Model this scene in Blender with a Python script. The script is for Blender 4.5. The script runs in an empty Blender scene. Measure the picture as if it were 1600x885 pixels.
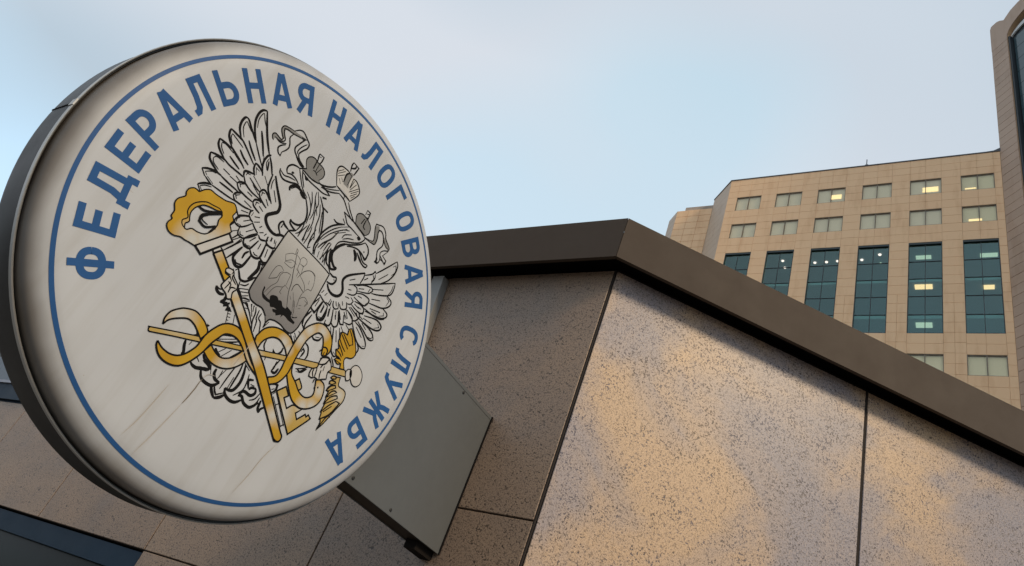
import bpy, bmesh, math, random
from mathutils import Vector, Matrix, noise
from mathutils.geometry import tessellate_polygon
R = math.radians
scene = bpy.context.scene
EYE = 1.6                                   # camera height above the pavement

# ------------------------------------------------------------------ camera
cam_d = bpy.data.cameras.new('camera'); cam = bpy.data.objects.new('camera', cam_d)
scene.collection.objects.link(cam); scene.camera = cam
cam_d.sensor_width = 36; cam_d.lens = 36 * 1102.55 / 1600; cam_d.clip_start = .05; cam_d.clip_end = 3000
yaw, pitch, roll = -0.709744, 0.584511, 0.402642
F = Vector((math.sin(yaw) * math.cos(pitch), math.cos(yaw) * math.cos(pitch), math.sin(pitch)))
Rt = Vector((math.cos(yaw), -math.sin(yaw), 0)); U = Rt.cross(F)
rr = Rt * math.cos(roll) + U * math.sin(roll); uu = -Rt * math.sin(roll) + U * math.cos(roll)
cam.matrix_world = Matrix(((rr.x, uu.x, -F.x, 0), (rr.y, uu.y, -F.y, 0), (rr.z, uu.z, -F.z, EYE), (0, 0, 0, 1)))

# ------------------------------------------------------------------ sky, sun, exposure
SUN_AZ = Vector((0.97, -0.24)).normalized()   # horizontal direction towards the sun
SUN_EL = R(37)
world = bpy.data.worlds.new('World'); scene.world = world; world.use_nodes = True
nt = world.node_tree; N = nt.nodes; LK = nt.links
for n in list(N): N.remove(n)
wo = N.new('ShaderNodeOutputWorld'); bg = N.new('ShaderNodeBackground'); bg.inputs[1].default_value = .1
sky = N.new('ShaderNodeTexSky'); sky.sky_type = 'NISHITA'; sky.sun_disc = False
sky.sun_elevation = SUN_EL; sky.sun_rotation = math.atan2(SUN_AZ.x, SUN_AZ.y); sky.air_density = 1.0; sky.dust_density = 1.5
tc = N.new('ShaderNodeTexCoord')
mp = N.new('ShaderNodeMapping'); mp.inputs['Location'].default_value = (7.9, 7.7, 2.3); mp.inputs['Scale'].default_value = (1, 1, 1.5)
mp2 = N.new('ShaderNodeMapping'); mp2.inputs['Location'].default_value = (24.8, 10.4, 0); mp2.inputs['Scale'].default_value = (1, 1, 1.5)
n1 = N.new('ShaderNodeTexNoise'); n1.inputs['Scale'].default_value = 1.5; n1.inputs['Detail'].default_value = 1.5; n1.inputs['Roughness'].default_value = .45
rp = N.new('ShaderNodeValToRGB'); rp.color_ramp.elements[0].position = .33; rp.color_ramp.elements[0].color = (.48,) * 3 + (1,)
rp.color_ramp.elements[1].position = .47; rp.color_ramp.elements[1].color = (1, 1, 1, 1)
n2 = N.new('ShaderNodeTexNoise'); n2.inputs['Scale'].default_value = 1.5; n2.inputs['Detail'].default_value = 1.5; n2.inputs['Roughness'].default_value = .45
cl = N.new('ShaderNodeValToRGB'); cl.color_ramp.elements[0].position = .36; cl.color_ramp.elements[0].color = (5.0, 6.1, 7.1, 1)
cl.color_ramp.elements[1].position = .60; cl.color_ramp.elements[1].color = (6.9, 7.4, 8.1, 1)
clear = N.new('ShaderNodeMixRGB'); clear.blend_type = 'MULTIPLY'; clear.inputs[0].default_value = 1; clear.inputs[2].default_value = (2, 2, 2, 1)
thin = N.new('ShaderNodeMixRGB'); thin.blend_type = 'ADD'; thin.inputs[0].default_value = 1; thin.inputs[2].default_value = (3.5, 5.0, 4.6, 1)
mx = N.new('ShaderNodeMixRGB')
LK.new(tc.outputs['Generated'], mp.inputs[0]); LK.new(mp.outputs[0], n1.inputs[0]); LK.new(tc.outputs['Generated'], mp2.inputs[0]); LK.new(mp2.outputs[0], n2.inputs[0])
LK.new(n1.outputs[0], rp.inputs[0]); LK.new(n2.outputs[0], cl.inputs[0]); LK.new(sky.outputs[0], clear.inputs[1])
LK.new(rp.outputs[0], mx.inputs[0]); LK.new(clear.outputs[0], thin.inputs[1]); LK.new(thin.outputs[0], mx.inputs[1]); LK.new(cl.outputs[0], mx.inputs[2])
LK.new(mx.outputs[0], bg.inputs[0]); LK.new(bg.outputs[0], wo.inputs[0])
sun_d = bpy.data.lights.new('sun', 'SUN'); sun = bpy.data.objects.new('sun', sun_d); scene.collection.objects.link(sun)
sun_d.energy = 2.3; sun_d.angle = R(12); sun_d.color = (1.0, .77, .50)
sdir = Vector((SUN_AZ.x * math.cos(SUN_EL), SUN_AZ.y * math.cos(SUN_EL), math.sin(SUN_EL)))
sun.rotation_euler = sdir.to_track_quat('Z', 'Y').to_euler(); sun.location = (30, -20, 60)
vs = scene.view_settings; vs.view_transform = 'Standard'; vs.look = 'None'; vs.exposure = 0.0; vs.gamma = 1; vs.use_curve_mapping = False

# ------------------------------------------------------------------ helpers
COL = scene.collection
def link(o, parent=None):
    COL.objects.link(o)
    if parent: o.parent = parent
    return o
def tag(o, label=None, cat=None, group=None, kind=None):
    for k, v in (('label', label), ('category', cat), ('group', group), ('kind', kind)):
        if v: o[k] = v
    return o
def empty(name, loc, label, cat, group=None):
    o = bpy.data.objects.new(name, None); o.location = loc; o.empty_display_size = .3; link(o)
    return tag(o, label, cat, group)
class MB:
    def __init__(s): s.v = []; s.f = []
    def add(s, vs, fs):
        k = len(s.v); s.v += [tuple(v) for v in vs]; s.f += [tuple(i + k for i in f) for f in fs]; return s
    def box(s, x0, x1, y0, y1, z0, z1):
        return s.add([(x, y, z) for z in (z0, z1) for y in (y0, y1) for x in (x0, x1)],
                     [(0, 2, 3, 1), (4, 5, 7, 6), (0, 1, 5, 4), (2, 6, 7, 3), (0, 4, 6, 2), (1, 3, 7, 5)])
    def prism(s, pts, z0, z1):
        n = len(pts)
        return s.add([(x, y, z0) for x, y in pts] + [(x, y, z1) for x, y in pts],
                     [tuple(range(n))[::-1], tuple(range(n, 2 * n))] + [(i, (i + 1) % n, n + (i + 1) % n, n + i) for i in range(n)])
    def mesh(s, name, mat=None, smooth=False):
        m = bpy.data.meshes.new(name); m.from_pydata(s.v, [], s.f)
        if mat: m.materials.append(mat)
        bm = bmesh.new(); bm.from_mesh(m); bmesh.ops.recalc_face_normals(bm, faces=bm.faces); bm.to_mesh(m); bm.free()
        if smooth:
            for p in m.polygons: p.use_smooth = True
        return m
    def build(s, name, mat, parent=None, smooth=False, raw=False):
        if raw:
            m = bpy.data.meshes.new(name); m.from_pydata(s.v, [], s.f); m.materials.append(mat)
        else: m = s.mesh(name, mat, smooth)
        o = bpy.data.objects.new(name, m); link(o, parent)
        if parent is not None and parent.type == 'EMPTY': pass
        return o
def child_of_world(o, parent):
    """parent keeping world coordinates (parents here are unrotated)"""
    o.parent = parent; return o

# ------------------------------------------------------------------ materials
def mat(name, color, rough=.6, metal=0., spec=.5):
    m = bpy.data.materials.new(name); m.use_nodes = True
    b = m.node_tree.nodes['Principled BSDF']
    b.inputs['Base Color'].default_value = (*color, 1); b.inputs['Roughness'].default_value = rough
    b.inputs['Metallic'].default_value = metal; b.inputs['Specular IOR Level'].default_value = spec
    return m
def nd(m, t): return m.node_tree.nodes.new(t)
def lk(m, a, b): m.node_tree.links.new(a, b)
def ramp(m, fac, stops, interp='LINEAR'):
    r = nd(m, 'ShaderNodeValToRGB'); e = r.color_ramp.elements; r.color_ramp.interpolation = interp
    while len(e) < len(stops): e.new(.5)
    for q, (p, c) in zip(e, stops): q.position = p; q.color = (*c, 1) if len(c) == 3 else c
    lk(m, fac, r.inputs[0]); return r.outputs[0]
def nz(m, scale, detail=2, rough=.5, vec=None, dist=0):
    n = nd(m, 'ShaderNodeTexNoise'); n.inputs['Scale'].default_value = scale; n.inputs['Detail'].default_value = detail
    n.inputs['Roughness'].default_value = rough; n.inputs['Distortion'].default_value = dist
    if vec is not None: lk(m, vec, n.inputs['Vector'])
    return n.outputs[0]
def mixc(m, fac, a, b, mode='MIX'):
    x = nd(m, 'ShaderNodeMixRGB'); x.blend_type = mode
    for i, q in ((0, fac), (1, a), (2, b)):
        if isinstance(q, (int, float)): x.inputs[i].default_value = q
        elif isinstance(q, tuple): x.inputs[i].default_value = (*q, 1)
        else: lk(m, q, x.inputs[i])
    return x.outputs[0]
def geo(m): return nd(m, 'ShaderNodeNewGeometry').outputs['Position']
def bsdf(m): return m.node_tree.nodes['Principled BSDF']
def bump(m, h, strength=.3, dist=.002):
    b = nd(m, 'ShaderNodeBump'); b.inputs['Strength'].default_value = strength; b.inputs['Distance'].default_value = dist
    lk(m, h, b.inputs['Height']); lk(m, b.outputs[0], bsdf(m).inputs['Normal'])
def mapr(m, v, a, b, c, d):
    n = nd(m, 'ShaderNodeMapRange'); n.inputs[1].default_value = a; n.inputs[2].default_value = b; n.inputs[3].default_value = c; n.inputs[4].default_value = d
    lk(m, v, n.inputs[0]); return n.outputs[0]

MOFF = (3.3, 1.7, 5.2)
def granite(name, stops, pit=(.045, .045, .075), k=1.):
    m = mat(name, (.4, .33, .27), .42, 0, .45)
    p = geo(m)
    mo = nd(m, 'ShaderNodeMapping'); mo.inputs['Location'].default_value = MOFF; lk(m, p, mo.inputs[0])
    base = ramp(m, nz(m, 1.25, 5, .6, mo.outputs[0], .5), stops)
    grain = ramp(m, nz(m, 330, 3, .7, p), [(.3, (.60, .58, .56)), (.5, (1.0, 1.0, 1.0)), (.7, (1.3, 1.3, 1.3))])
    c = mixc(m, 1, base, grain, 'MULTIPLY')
    # pale crystals, then dark worm shaped pits
    pale = ramp(m, nz(m, 120, 2, .5, p), [(.56, (0, 0, 0)), (.66, (1, 1, 1))])
    c = mixc(m, mixc(m, 1, pale, (.35, .35, .35), 'MULTIPLY'), c, tuple(c * 1.25 for c in stops[1][1]))
    v = nd(m, 'ShaderNodeTexVoronoi'); v.feature = 'DISTANCE_TO_EDGE'; v.inputs['Scale'].default_value = 75
    lk(m, p, v.inputs['Vector'])
    edge = ramp(m, v.outputs[0], [(.02, (1, 1, 1)), (.12, (0, 0, 0))])
    gate = ramp(m, nz(m, 48, 2, .6, p), [(.58, (0, 0, 0)), (.64, (.8, .8, .8))])
    worm = mixc(m, 1, edge, gate, 'MULTIPLY')
    dots = ramp(m, nz(m, 98 / k, 1.5, .5, p), [(.34 * k, (1, 1, 1)), (.40 * k, (0, 0, 0))])
    bigd = ramp(m, nz(m, 60 / k, 1.5, .5, p), [(.285 * k, (1, 1, 1)), (.33 * k, (0, 0, 0))])
    dark = mixc(m, 1, mixc(m, 1, worm, dots, 'LIGHTEN'), bigd, 'LIGHTEN')
    clus = ramp(m, nz(m, 11, 3, .6, p), [(.36, (.35, .35, .35)), (.60, (1, 1, 1))])
    dark = mixc(m, 1, dark, clus, 'MULTIPLY')
    tint = ramp(m, nz(m, 5, 2, .5, p), [(.42, (.05, .034, .024)), (.58, pit)])
    mid = ramp(m, nz(m, 150, 2, .6, p), [(.36, (.50, .48, .48)), (.47, (1, 1, 1))])
    c = mixc(m, 1, c, mid, 'MULTIPLY')
    c = mixc(m, mixc(m, 1, dark, (.93, .93, .93), 'MULTIPLY'), c, tint)
    oi = nd(m, 'ShaderNodeObjectInfo'); c = mixc(m, 1, c, ramp(m, oi.outputs['Random'], [(0, (.93, .93, .94)), (1, (1.05, 1.04, 1.02))]), 'MULTIPLY')
    lk(m, c, bsdf(m).inputs['Base Color'])
    inv = nd(m, 'ShaderNodeInvert'); lk(m, dark, inv.inputs[1]); bump(m, inv.outputs[0], .5, .0015)
    return m
GRAN = granite('granite_with_reflected_light', [(.37, (.53, .365, .225)), (.45, (.42, .315, .245)), (.505, (.33, .275, .265)), (.60, (.275, .25, .275))])  # warm and grey patches put reflected light into the stone colour
GRAN_SHADE = granite('shaded_brown_granite', [(.37, (.33, .225, .15)), (.46, (.30, .21, .145)), (.53, (.275, .195, .14)), (.63, (.245, .185, .145))], (.05, .034, .024), 1.03)  # same granite darkened and browned; the left wall's shade is in its colour
def painted(name, col, rough=.45, metal=0., var=.12, spec=.5):
    m = mat(name, col, rough, metal, spec)
    p = geo(m)
    f = ramp(m, nz(m, 2.2, 4, .6, p), [(.3, tuple(c * (1 - var) for c in col)), (.7, tuple(c * (1 + var) for c in col))])
    sp = ramp(m, nz(m, 25, 5, .7, p), [(.30, (.94, .94, .94)), (.6, (1, 1, 1))])
    lk(m, mixc(m, 1, f, sp, 'MULTIPLY'), bsdf(m).inputs['Base Color'])
    lk(m, ramp(m, nz(m, 6, 4, .6, p), [(.3, (rough - .04,) * 3), (.7, (rough + .05,) * 3)]), bsdf(m).inputs['Roughness'])
    return m
FASC = painted('brown_grey_coated_metal', (.066, .049, .037), .6, 0, .02, .12)
SOFF = painted('dark_soffit_board', (.012, .010, .009), .9, 0, .1, .1)
CORE = mat('joint_core', (.02, .014, .011), .9)
BOXM = painted('grey_powder_coated_sheet', (.104, .110, .113), .5, 0, .03, .2)
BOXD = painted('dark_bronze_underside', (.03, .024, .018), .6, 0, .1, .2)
DRUM = painted('dark_grey_drum_sheet', (.014, .013, .012), .42, .0, .15, .25)
RIMM = painted('weathered_metal_trim', (.42, .41, .39), .38, .6, .15)
NAVY = painted('dark_blue_window_frame', (.012, .028, .050), .5, 0, .1, .12)
PALEB = painted('pale_blue_flashing', (.25, .27, .33), .4)
BLACK = mat('black_ink', (.008, .0075, .0075), .6, 0, .06)
GREYI = mat('thin_grey_ink', (.03, .028, .026), .6, 0, .1)
BLUE = painted('blue_print', (.020, .082, .228), .5, 0, .10, .15)
CRACK = mat('crack_brown', (.13, .10, .065), .7)
CRACK2 = mat('faint_hairline_crack', (.36, .32, .27), .7)
CROWN = painted('grey_crown_print', (.17, .165, .155), .5, 0, .15)
WHITEP = painted('off_white_print', (.47, .455, .43), .45, 0, .04)
SCREW = mat('screw_head', (.03, .03, .03), .5, .5)
def gold(name, low, strong):
    m = mat(name, low, .5, 0, .2); p = geo(m)
    # printed colour runs from strong gold to washed off-white in soft patches
    acc = None
    for (y, z, rad) in GSPOTS:
        d = nd(m, 'ShaderNodeVectorMath'); d.operation = 'DISTANCE'; d.inputs[1].default_value = (FX, CY + y / 1000, CZ + z / 1000); lk(m, p, d.inputs[0])
        s = mapr(m, d.outputs['Value'], rad * .1, rad * .8, 1, 0)
        acc = s if acc is None else mixc(m, 1, acc, s, 'LIGHTEN')
    g = ramp(m, nz(m, 9, 2, .5, p), [(.35, low), (.65, strong)])
    c = mixc(m, acc, g, (.47, .46, .42))
    lk(m, c, bsdf(m).inputs['Base Color']); return m

FX = -1.809; CY = 1.1006; CZ = 1.0115 + EYE
LAMPS = [(-2.55, 41.5, 37.05, 0.9, 0.35, 'G'), (-2.5, 40.93, 33.97, 1.0, 0.45, 'W'), (-2.47, 41.08, 30.96, 0.9, 0.5, 'G'), (1.14, 41.57, 37.05, 0.95, 0.35, 'G'), (1.02, 41.13, 33.97, 0.6, 0.38, 'W'), (-9.46, 41.54, 37.05, 0.095, 0, 'C'), (-8.67, 41.53, 37.05, 0.095, 0, 'C'), (-7.93, 41.48, 37.05, 0.09, 0, 'C'), (-6.34, 41.47, 37.05, 0.095, 0, 'C'), (-5.16, 41.01, 37.05, 0.1, 0, 'C'), (-11.65, 41.17, 37.05, 0.095, 0, 'C'), (-11.64, 41.96, 37.05, 0.09, 0, 'C'), (-5.19, 41.9, 37.05, 0.06, 0, 'G')]
SCREWS = [(1.823, .682), (2.077, .676), (1.75, 1.285), (2.2, 1.285)]
# ------------------------------------------------------------------ placing parts
def world_loc(o):
    v = Vector((0, 0, 0))
    while o is not None: v += o.location; o = o.parent
    return v
def part(mb, name, m, parent, smooth=False, flat=False, at=None):
    """mesh part given in world coordinates; its origin goes to 'at' (default: its parent's base)"""
    base = Vector(at) if at is not None else world_loc(parent)
    mb.v = [tuple(Vector(v) - base) for v in mb.v]
    if flat:
        me = bpy.data.meshes.new(name); me.from_pydata(mb.v, [], mb.f); me.materials.append(m)
    else: me = mb.mesh(name, m, smooth)
    o = bpy.data.objects.new(name, me); link(o, parent); o.location = base - world_loc(parent)
    return o
_panel_cache = {}
def panel_mesh(name, w, h, t, m, ch=.002):
    """chamfered slab: x from -w/2..w/2, z -h/2..h/2, front face at y=0, back at y=t"""
    key = (name, round(w, 3), round(h, 3), t, m.name)
    if key in _panel_cache: return _panel_cache[key]
    a, b = w / 2, h / 2
    vs = [(-a + ch, 0, -b + ch), (a - ch, 0, -b + ch), (a - ch, 0, b - ch), (-a + ch, 0, b - ch),
          (-a, ch, -b), (a, ch, -b), (a, ch, b), (-a, ch, b), (-a, t, -b), (a, t, -b), (a, t, b), (-a, t, b)]
    fs = [(0, 1, 2, 3)] + [(i, i + 4, (i + 1) % 4 + 4, (i + 1) % 4) for i in range(4)] + [(i + 4, i + 8, (i + 1) % 4 + 8, (i + 1) % 4 + 4) for i in range(4)] + [(8, 11, 10, 9)]
    mb = MB().add(vs, fs); me = mb.mesh(name, m); _panel_cache[key] = me; return me
def slab(name, parent, cx, cy, cz, w, h, t, m, rot=0, ch=.002):
    o = bpy.data.objects.new(name, panel_mesh(name, w, h, t, m, ch)); link(o, parent)
    o.location = Vector((cx, cy, cz)) - world_loc(parent); o.rotation_euler = (0, 0, rot); return o
rnd = random.Random(7)

# ------------------------------------------------------------------ ground
g = MB().add([(-1500, -1500, 0), (1500, -1500, 0), (1500, 1500, 0), (-1500, 1500, 0)], [(0, 1, 2, 3)])
ASPH = mat('ground_asphalt', (.06, .06, .06), .9)
lk(ASPH, ramp(ASPH, nz(ASPH, 3, 5, .6, geo(ASPH)), [(.3, (.05, .05, .05)), (.7, (.09, .088, .085))]), bsdf(ASPH).inputs['Base Color'])
go = g.build('ground', ASPH, raw=True); tag(go, kind='structure')
PAVE = mat('paving_concrete', (.25, .24, .22), .85)
lk(PAVE, ramp(PAVE, nz(PAVE, 2.5, 5, .6, geo(PAVE)), [(.3, (.10, .095, .09)), (.7, (.16, .15, .14))]), bsdf(PAVE).inputs['Base Color'])
pv = MB().box(-16, 14, -3, 16, 0.004, .12); po = pv.build('pavement', PAVE); tag(po, kind='structure')

# ------------------------------------------------------------------ near building
YW = 2.46; CX = -1.505
s2 = math.sqrt(.5); D2 = Vector((s2, s2, 0)); N2 = Vector((s2, -s2, 0))
nb = empty('stone_building', (CX, YW, .12), 'low speckled granite building with a dark metal roof edge and a blunt corner', 'building')
def W2(s, out, z): p = Vector((CX, YW, 0)) + D2 * s + N2 * out; return (p.x, p.y, z)
L2 = 11.8
# dark core behind the stone panels
c0 = (-12.0, YW + .114); c1 = (CX - .0472, YW + .114)
pe = W2(L2, -.114, 0); backing = MB()
core = MB().prism([c0, c1, (pe[0], pe[1]), (pe[0], 15), (-12, 15)], .12, 2.36 + EYE)
part(core, 'wall_core', CORE, nb)
G = .0075; ZTOP = 2.205
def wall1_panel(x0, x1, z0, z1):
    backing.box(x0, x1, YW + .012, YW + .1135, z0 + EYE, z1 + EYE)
    slab('stone_panel', nb, (x0 + x1) / 2, YW + rnd.uniform(0, .0015), (z0 + z1) / 2 + EYE, x1 - x0 - G, z1 - z0 - G, .045, GRAN_SHADE)
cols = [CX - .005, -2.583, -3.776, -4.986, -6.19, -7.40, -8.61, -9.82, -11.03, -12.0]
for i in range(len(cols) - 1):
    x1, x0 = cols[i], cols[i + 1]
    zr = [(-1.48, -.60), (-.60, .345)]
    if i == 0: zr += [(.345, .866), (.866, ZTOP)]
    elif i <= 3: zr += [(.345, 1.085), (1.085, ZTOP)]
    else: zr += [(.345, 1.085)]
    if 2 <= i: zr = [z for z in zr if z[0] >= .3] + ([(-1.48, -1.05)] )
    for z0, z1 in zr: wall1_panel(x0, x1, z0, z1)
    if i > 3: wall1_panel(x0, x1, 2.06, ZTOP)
for i in range(8):
    a = .0075 if i == 0 else 1.472 * i; b = 1.472 * (i + 1)
    backing.prism([W2(a, -.012, 0)[:2], W2(b, -.012, 0)[:2], W2(b, -.1135, 0)[:2], W2(a + .05, -.1135, 0)[:2]], -1.48 + EYE, ZTOP + EYE)
    for z0, z1 in ((-1.48, .03), (.03, ZTOP)):
        p = W2((a + b) / 2 - (0 if i else .002), rnd.uniform(-.0015, 0), 0)
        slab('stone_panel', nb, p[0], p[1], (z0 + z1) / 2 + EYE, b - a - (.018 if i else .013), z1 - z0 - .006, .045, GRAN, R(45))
part(MB().prism([(CX - .0085, YW + .004), (CX - .003, YW + .003), W2(.004, -.003, 0)[:2], W2(.007, -.004, 0)[:2], W2(.007, -.04, 0)[:2], (CX - .0085, YW + .04)], .12, ZTOP + EYE), 'joint_seal', CORE, nb)
for i in range(1, 8):
    a = 1.472 * i
    part(MB().prism([W2(a - .0088, -.006, 0)[:2], W2(a + .0088, -.006, 0)[:2], W2(a + .0088, -.04, 0)[:2], W2(a - .0088, -.04, 0)[:2]], .12, ZTOP + EYE), 'joint_seal', CORE, nb)
part(backing, 'joint_backing', CORE, nb)
# soffit, roof slab, fascia sheets with a folded lower lip
OH = .126; fc = W2(0, OH, 0); fc = (CX + OH * math.tan(R(22.5)), YW - OH)
ZB, ZT = 2.185 + EYE, 2.445 + EYE
fend = W2(L2 + .1, OH, 0)
def off(d):  # corner of the outline offset d outwards from the wall
    return (CX + d * math.tan(R(22.5)), YW - d)
def fascia(a, b):
    """a, b: functions giving the two ends for an outward offset d"""
    mb = MB(); t = .004
    prof = [(OH, ZB), (OH, ZT), (OH - .10, ZT + .012), (OH - .10, ZT + .004), (OH - t, ZT - t), (OH - t, ZB + .012), (OH - .022, ZB + .012), (OH - .022, ZB)]
    n = len(prof); vs = []
    for e in (a, b):
        for d, z in prof: p = e(d); vs.append((p[0], p[1], z))
    mb.add(vs, [tuple(range(n)), tuple(range(n, 2 * n))[::-1]] + [(i, (i + 1) % n, n + (i + 1) % n, n + i) for i in range(n)])
    return mb
part(fascia(lambda d: (-12.1, YW - d), lambda d: (off(d)[0] - .0012, off(d)[1])), 'fascia', FASC, nb)
part(fascia(lambda d: (off(d)[0] + .0012, off(d)[1] + .0012), lambda d: W2(L2 + .1, d, 0)), 'fascia', FASC, nb)
sf = MB().prism([(-12.1, YW - OH + .006), (off(OH - .006)), W2(L2 + .1, OH - .006, 0)[:2], W2(L2 + .1, -.13, 0)[:2], (off(-.13)), (-12.1, YW + .13)], 2.302 + EYE, 2.33 + EYE)
part(sf, 'soffit', SOFF, nb)
rf = MB().prism([(-12.1, YW - .03), off(.03), W2(L2 + .1, .03, 0)[:2], (fend[0], 15), (-12.1, 15)], 2.37 + EYE, ZT - .003)
part(rf, 'roof', SOFF, nb)
# windows of the left wall
NGL = mat('near_window_glass', (.010, .016, .015), .22, 0, .12); 
def near_window(x0, x1, z0, z1, mull, fw=.115, flash=False):
    mb = MB(); Z0, Z1 = z0 + EYE, z1 + EYE
    ya, yb = YW + .012, YW + .11
    mb.box(x0, x1, ya, yb, Z1 - fw, Z1); mb.box(x0, x1, ya, yb, Z0, Z0 + .07)
    mb.box(x0, x0 + .07, ya, yb, Z0 + .07, Z1 - fw); mb.box(x1 - .07, x1, ya, yb, Z0 + .07, Z1 - fw)
    w = part(mb, 'window', NAVY, nb, at=((x0 + x1) / 2, YW, Z0))
    xs = [x0 + .07] + mull + [x1 - .07]
    for m_ in mull:
        part(MB().box(m_ - .03, m_ + .03, YW + .02, YW + .10, Z0 + .07, Z1 - fw), 'mullion', NAVY, w)
    for a, b in zip(xs, xs[1:]):
        part(MB().box(a + .03, b - .03, YW + .055, YW + .065, Z0 + .07, Z1 - fw), 'pane', NGL, w)
    # dark reveal behind the frame
    return w
near_window(-11.9, -3.79, -1.05, .332, [-9.82, -7.40, -4.986 - .6])
w2_ = near_window(-11.9, -6.20, 1.085, 2.055, [-10.0, -8.1], fw=.06)
part(MB().box(-11.9, -6.20, YW - .02, YW + .01, 1.10 + EYE, 1.235 + EYE), 'sill', NAVY, w2_)
part(MB().box(-11.9, -6.20, YW - .035, YW + .01, 1.238 + EYE, 1.262 + EYE), 'flashing', PALEB, w2_)
part(MB().box(-11.9, -6.20, YW - .005, YW + .01, 1.264 + EYE, 1.5 + EYE), 'sill_panel', painted('blue_grey_panel', (.13, .16, .20), .5), w2_)

# ------------------------------------------------------------------ the round sign
SX = -1.863; CY = 1.1006; CZ = 1.0115 + EYE; RD = .75; FX = -1.809
sg = empty('round_sign', (SX - .0662, CY, CZ), 'large round light box sign with blue ring lettering and a black line eagle crest', 'sign')
def lathe(prof, n=160, closed=False):
    mb = MB(); k = len(prof)
    for i in range(n):
        a = 2 * math.pi * i / n
        mb.v += [(x, CY + r * math.cos(a), CZ + r * math.sin(a)) for r, x in prof]
    for i in range(n):
        j = (i + 1) % n
        for q in range(k if closed else k - 1):
            p = (q + 1) % k; mb.f.append((i * k + q, j * k + q, j * k + p, i * k + p))
    return mb
BX = SX - .1324
drum = part(lathe([(.002, BX), (.735, BX), (.748, BX + .006), (.75, BX + .02), (.7492, SX - .012), (.742, SX - .012), (.742, SX - .05), (.002, SX - .05)]), 'drum', DRUM, sg, True)
rim = part(lathe([(.7508, SX - .016), (.7516, SX - .001), (.7495, SX + .001), (.7470, SX - .001), (.7466, SX - .016)], closed=True), 'rim_trim', RIMM, sg, True)
for f_ in (drum, rim):
    md = f_.modifiers.new('edge', 'EDGE_SPLIT'); md.split_angle = R(40)
prof = [(.740, SX - .02), (.739, SX - .004), (.7385, SX + .012), (.7355, SX + .024), (.7295, SX + .033), (.718, SX + .0395), (.704, SX + .0445), (.690, SX + .0485), (.675, SX + .0515), (.660, SX + .0533), (.645, FX), (.60, FX + .0003), (.3, FX + .0005), (.001, FX + .0005)]
# acrylic face: dirty cream white with a brown bloom of dirt round its lower left edge
FACE = mat('dirty_white_acrylic', (.78, .76, .72), .5, 0, .3)
def face_mat():
    m = FACE; p = geo(m)
    s = nd(m, 'ShaderNodeSeparateXYZ'); lk(m, p, s.inputs[0])
    v = nd(m, 'ShaderNodeVectorMath'); v.operation = 'DISTANCE'; v.inputs[1].default_value = (FX, CY, CZ); lk(m, p, v.inputs[0])
    cmb = nd(m, 'ShaderNodeMapping'); cmb.inputs['Scale'].default_value = (1, 14, 1.1); cmb.inputs['Rotation'].default_value = (R(8), 0, 0); lk(m, p, cmb.inputs[0])
    streak = ramp(m, nz(m, 1.6, 4, .6, cmb.outputs[0]), [(.30, (.92, .905, .88)), (.55, (1, 1, 1))])
    blot = ramp(m, nz(m, 2.1, 3, .5, p), [(.3, (.42, .432, .45)), (.7, (.485, .498, .515))])
    c = mixc(m, 1, blot, streak, 'MULTIPLY')
    # dirt grows towards the edge, more on the lower-left half, with an uneven margin
    wob = mapr(m, nz(m, 3.2, 3, .55, p), .3, .7, -.012, .012)
    rsum = nd(m, 'ShaderNodeMath'); lk(m, v.outputs['Value'], rsum.inputs[0]); lk(m, wob, rsum.inputs[1])
    e = ramp(m, mapr(m, rsum.outputs[0], .672, .752, 0, 1), [(0, (0, 0, 0)), (.40, (.22, .22, .22)), (.75, (.78, .78, .78)), (1, (1, 1, 1))])
    w = nd(m, 'ShaderNodeVectorMath'); w.operation = 'DOT_PRODUCT'; w.inputs[1].default_value = (0, -.80, -.60); lk(m, p, w.inputs[0])
    side = mapr(m, w.outputs['Value'], -.8 * CY - .6 * CZ - .45, -.8 * CY - .6 * CZ + .35, .06, 1)
    f = mixc(m, 1, e, side, 'MULTIPLY')
    c = mixc(m, mixc(m, 1, f, (.93, .93, .93), 'MULTIPLY'), c, (.075, .055, .036))
    spk = ramp(m, nz(m, 34, 3, .5, p), [(.20, (1, 1, 1)), (.235, (0, 0, 0))])
    c = mixc(m, spk, c, (.30, .26, .2))
    lk(m, c, bsdf(m).inputs['Base Color'])
    lk(m, ramp(m, nz(m, 7, 3, .5, p), [(.3, (.42,) * 3), (.7, (.58,) * 3)]), bsdf(m).inputs['Roughness'])
face_mat()
face = part(lathe(prof), 'sign_face', FACE, sg, True)
# printed ring
ring = MB()
for i in range(240):
    a0, a1 = 2 * math.pi * i / 240, 2 * math.pi * (i + 1) / 240
    k = len(ring.v)
    for a in (a0, a1):
        for r_, x_ in ((.6935, SX + .0485), (.6825, SX + .0510)): ring.v.append((x_, CY + r_ * math.cos(a), CZ + r_ * math.sin(a)))
    ring.f.append((k, k + 2, k + 3, k + 1))
part(ring, 'blue_ring', BLUE, face, flat=True)

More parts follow.
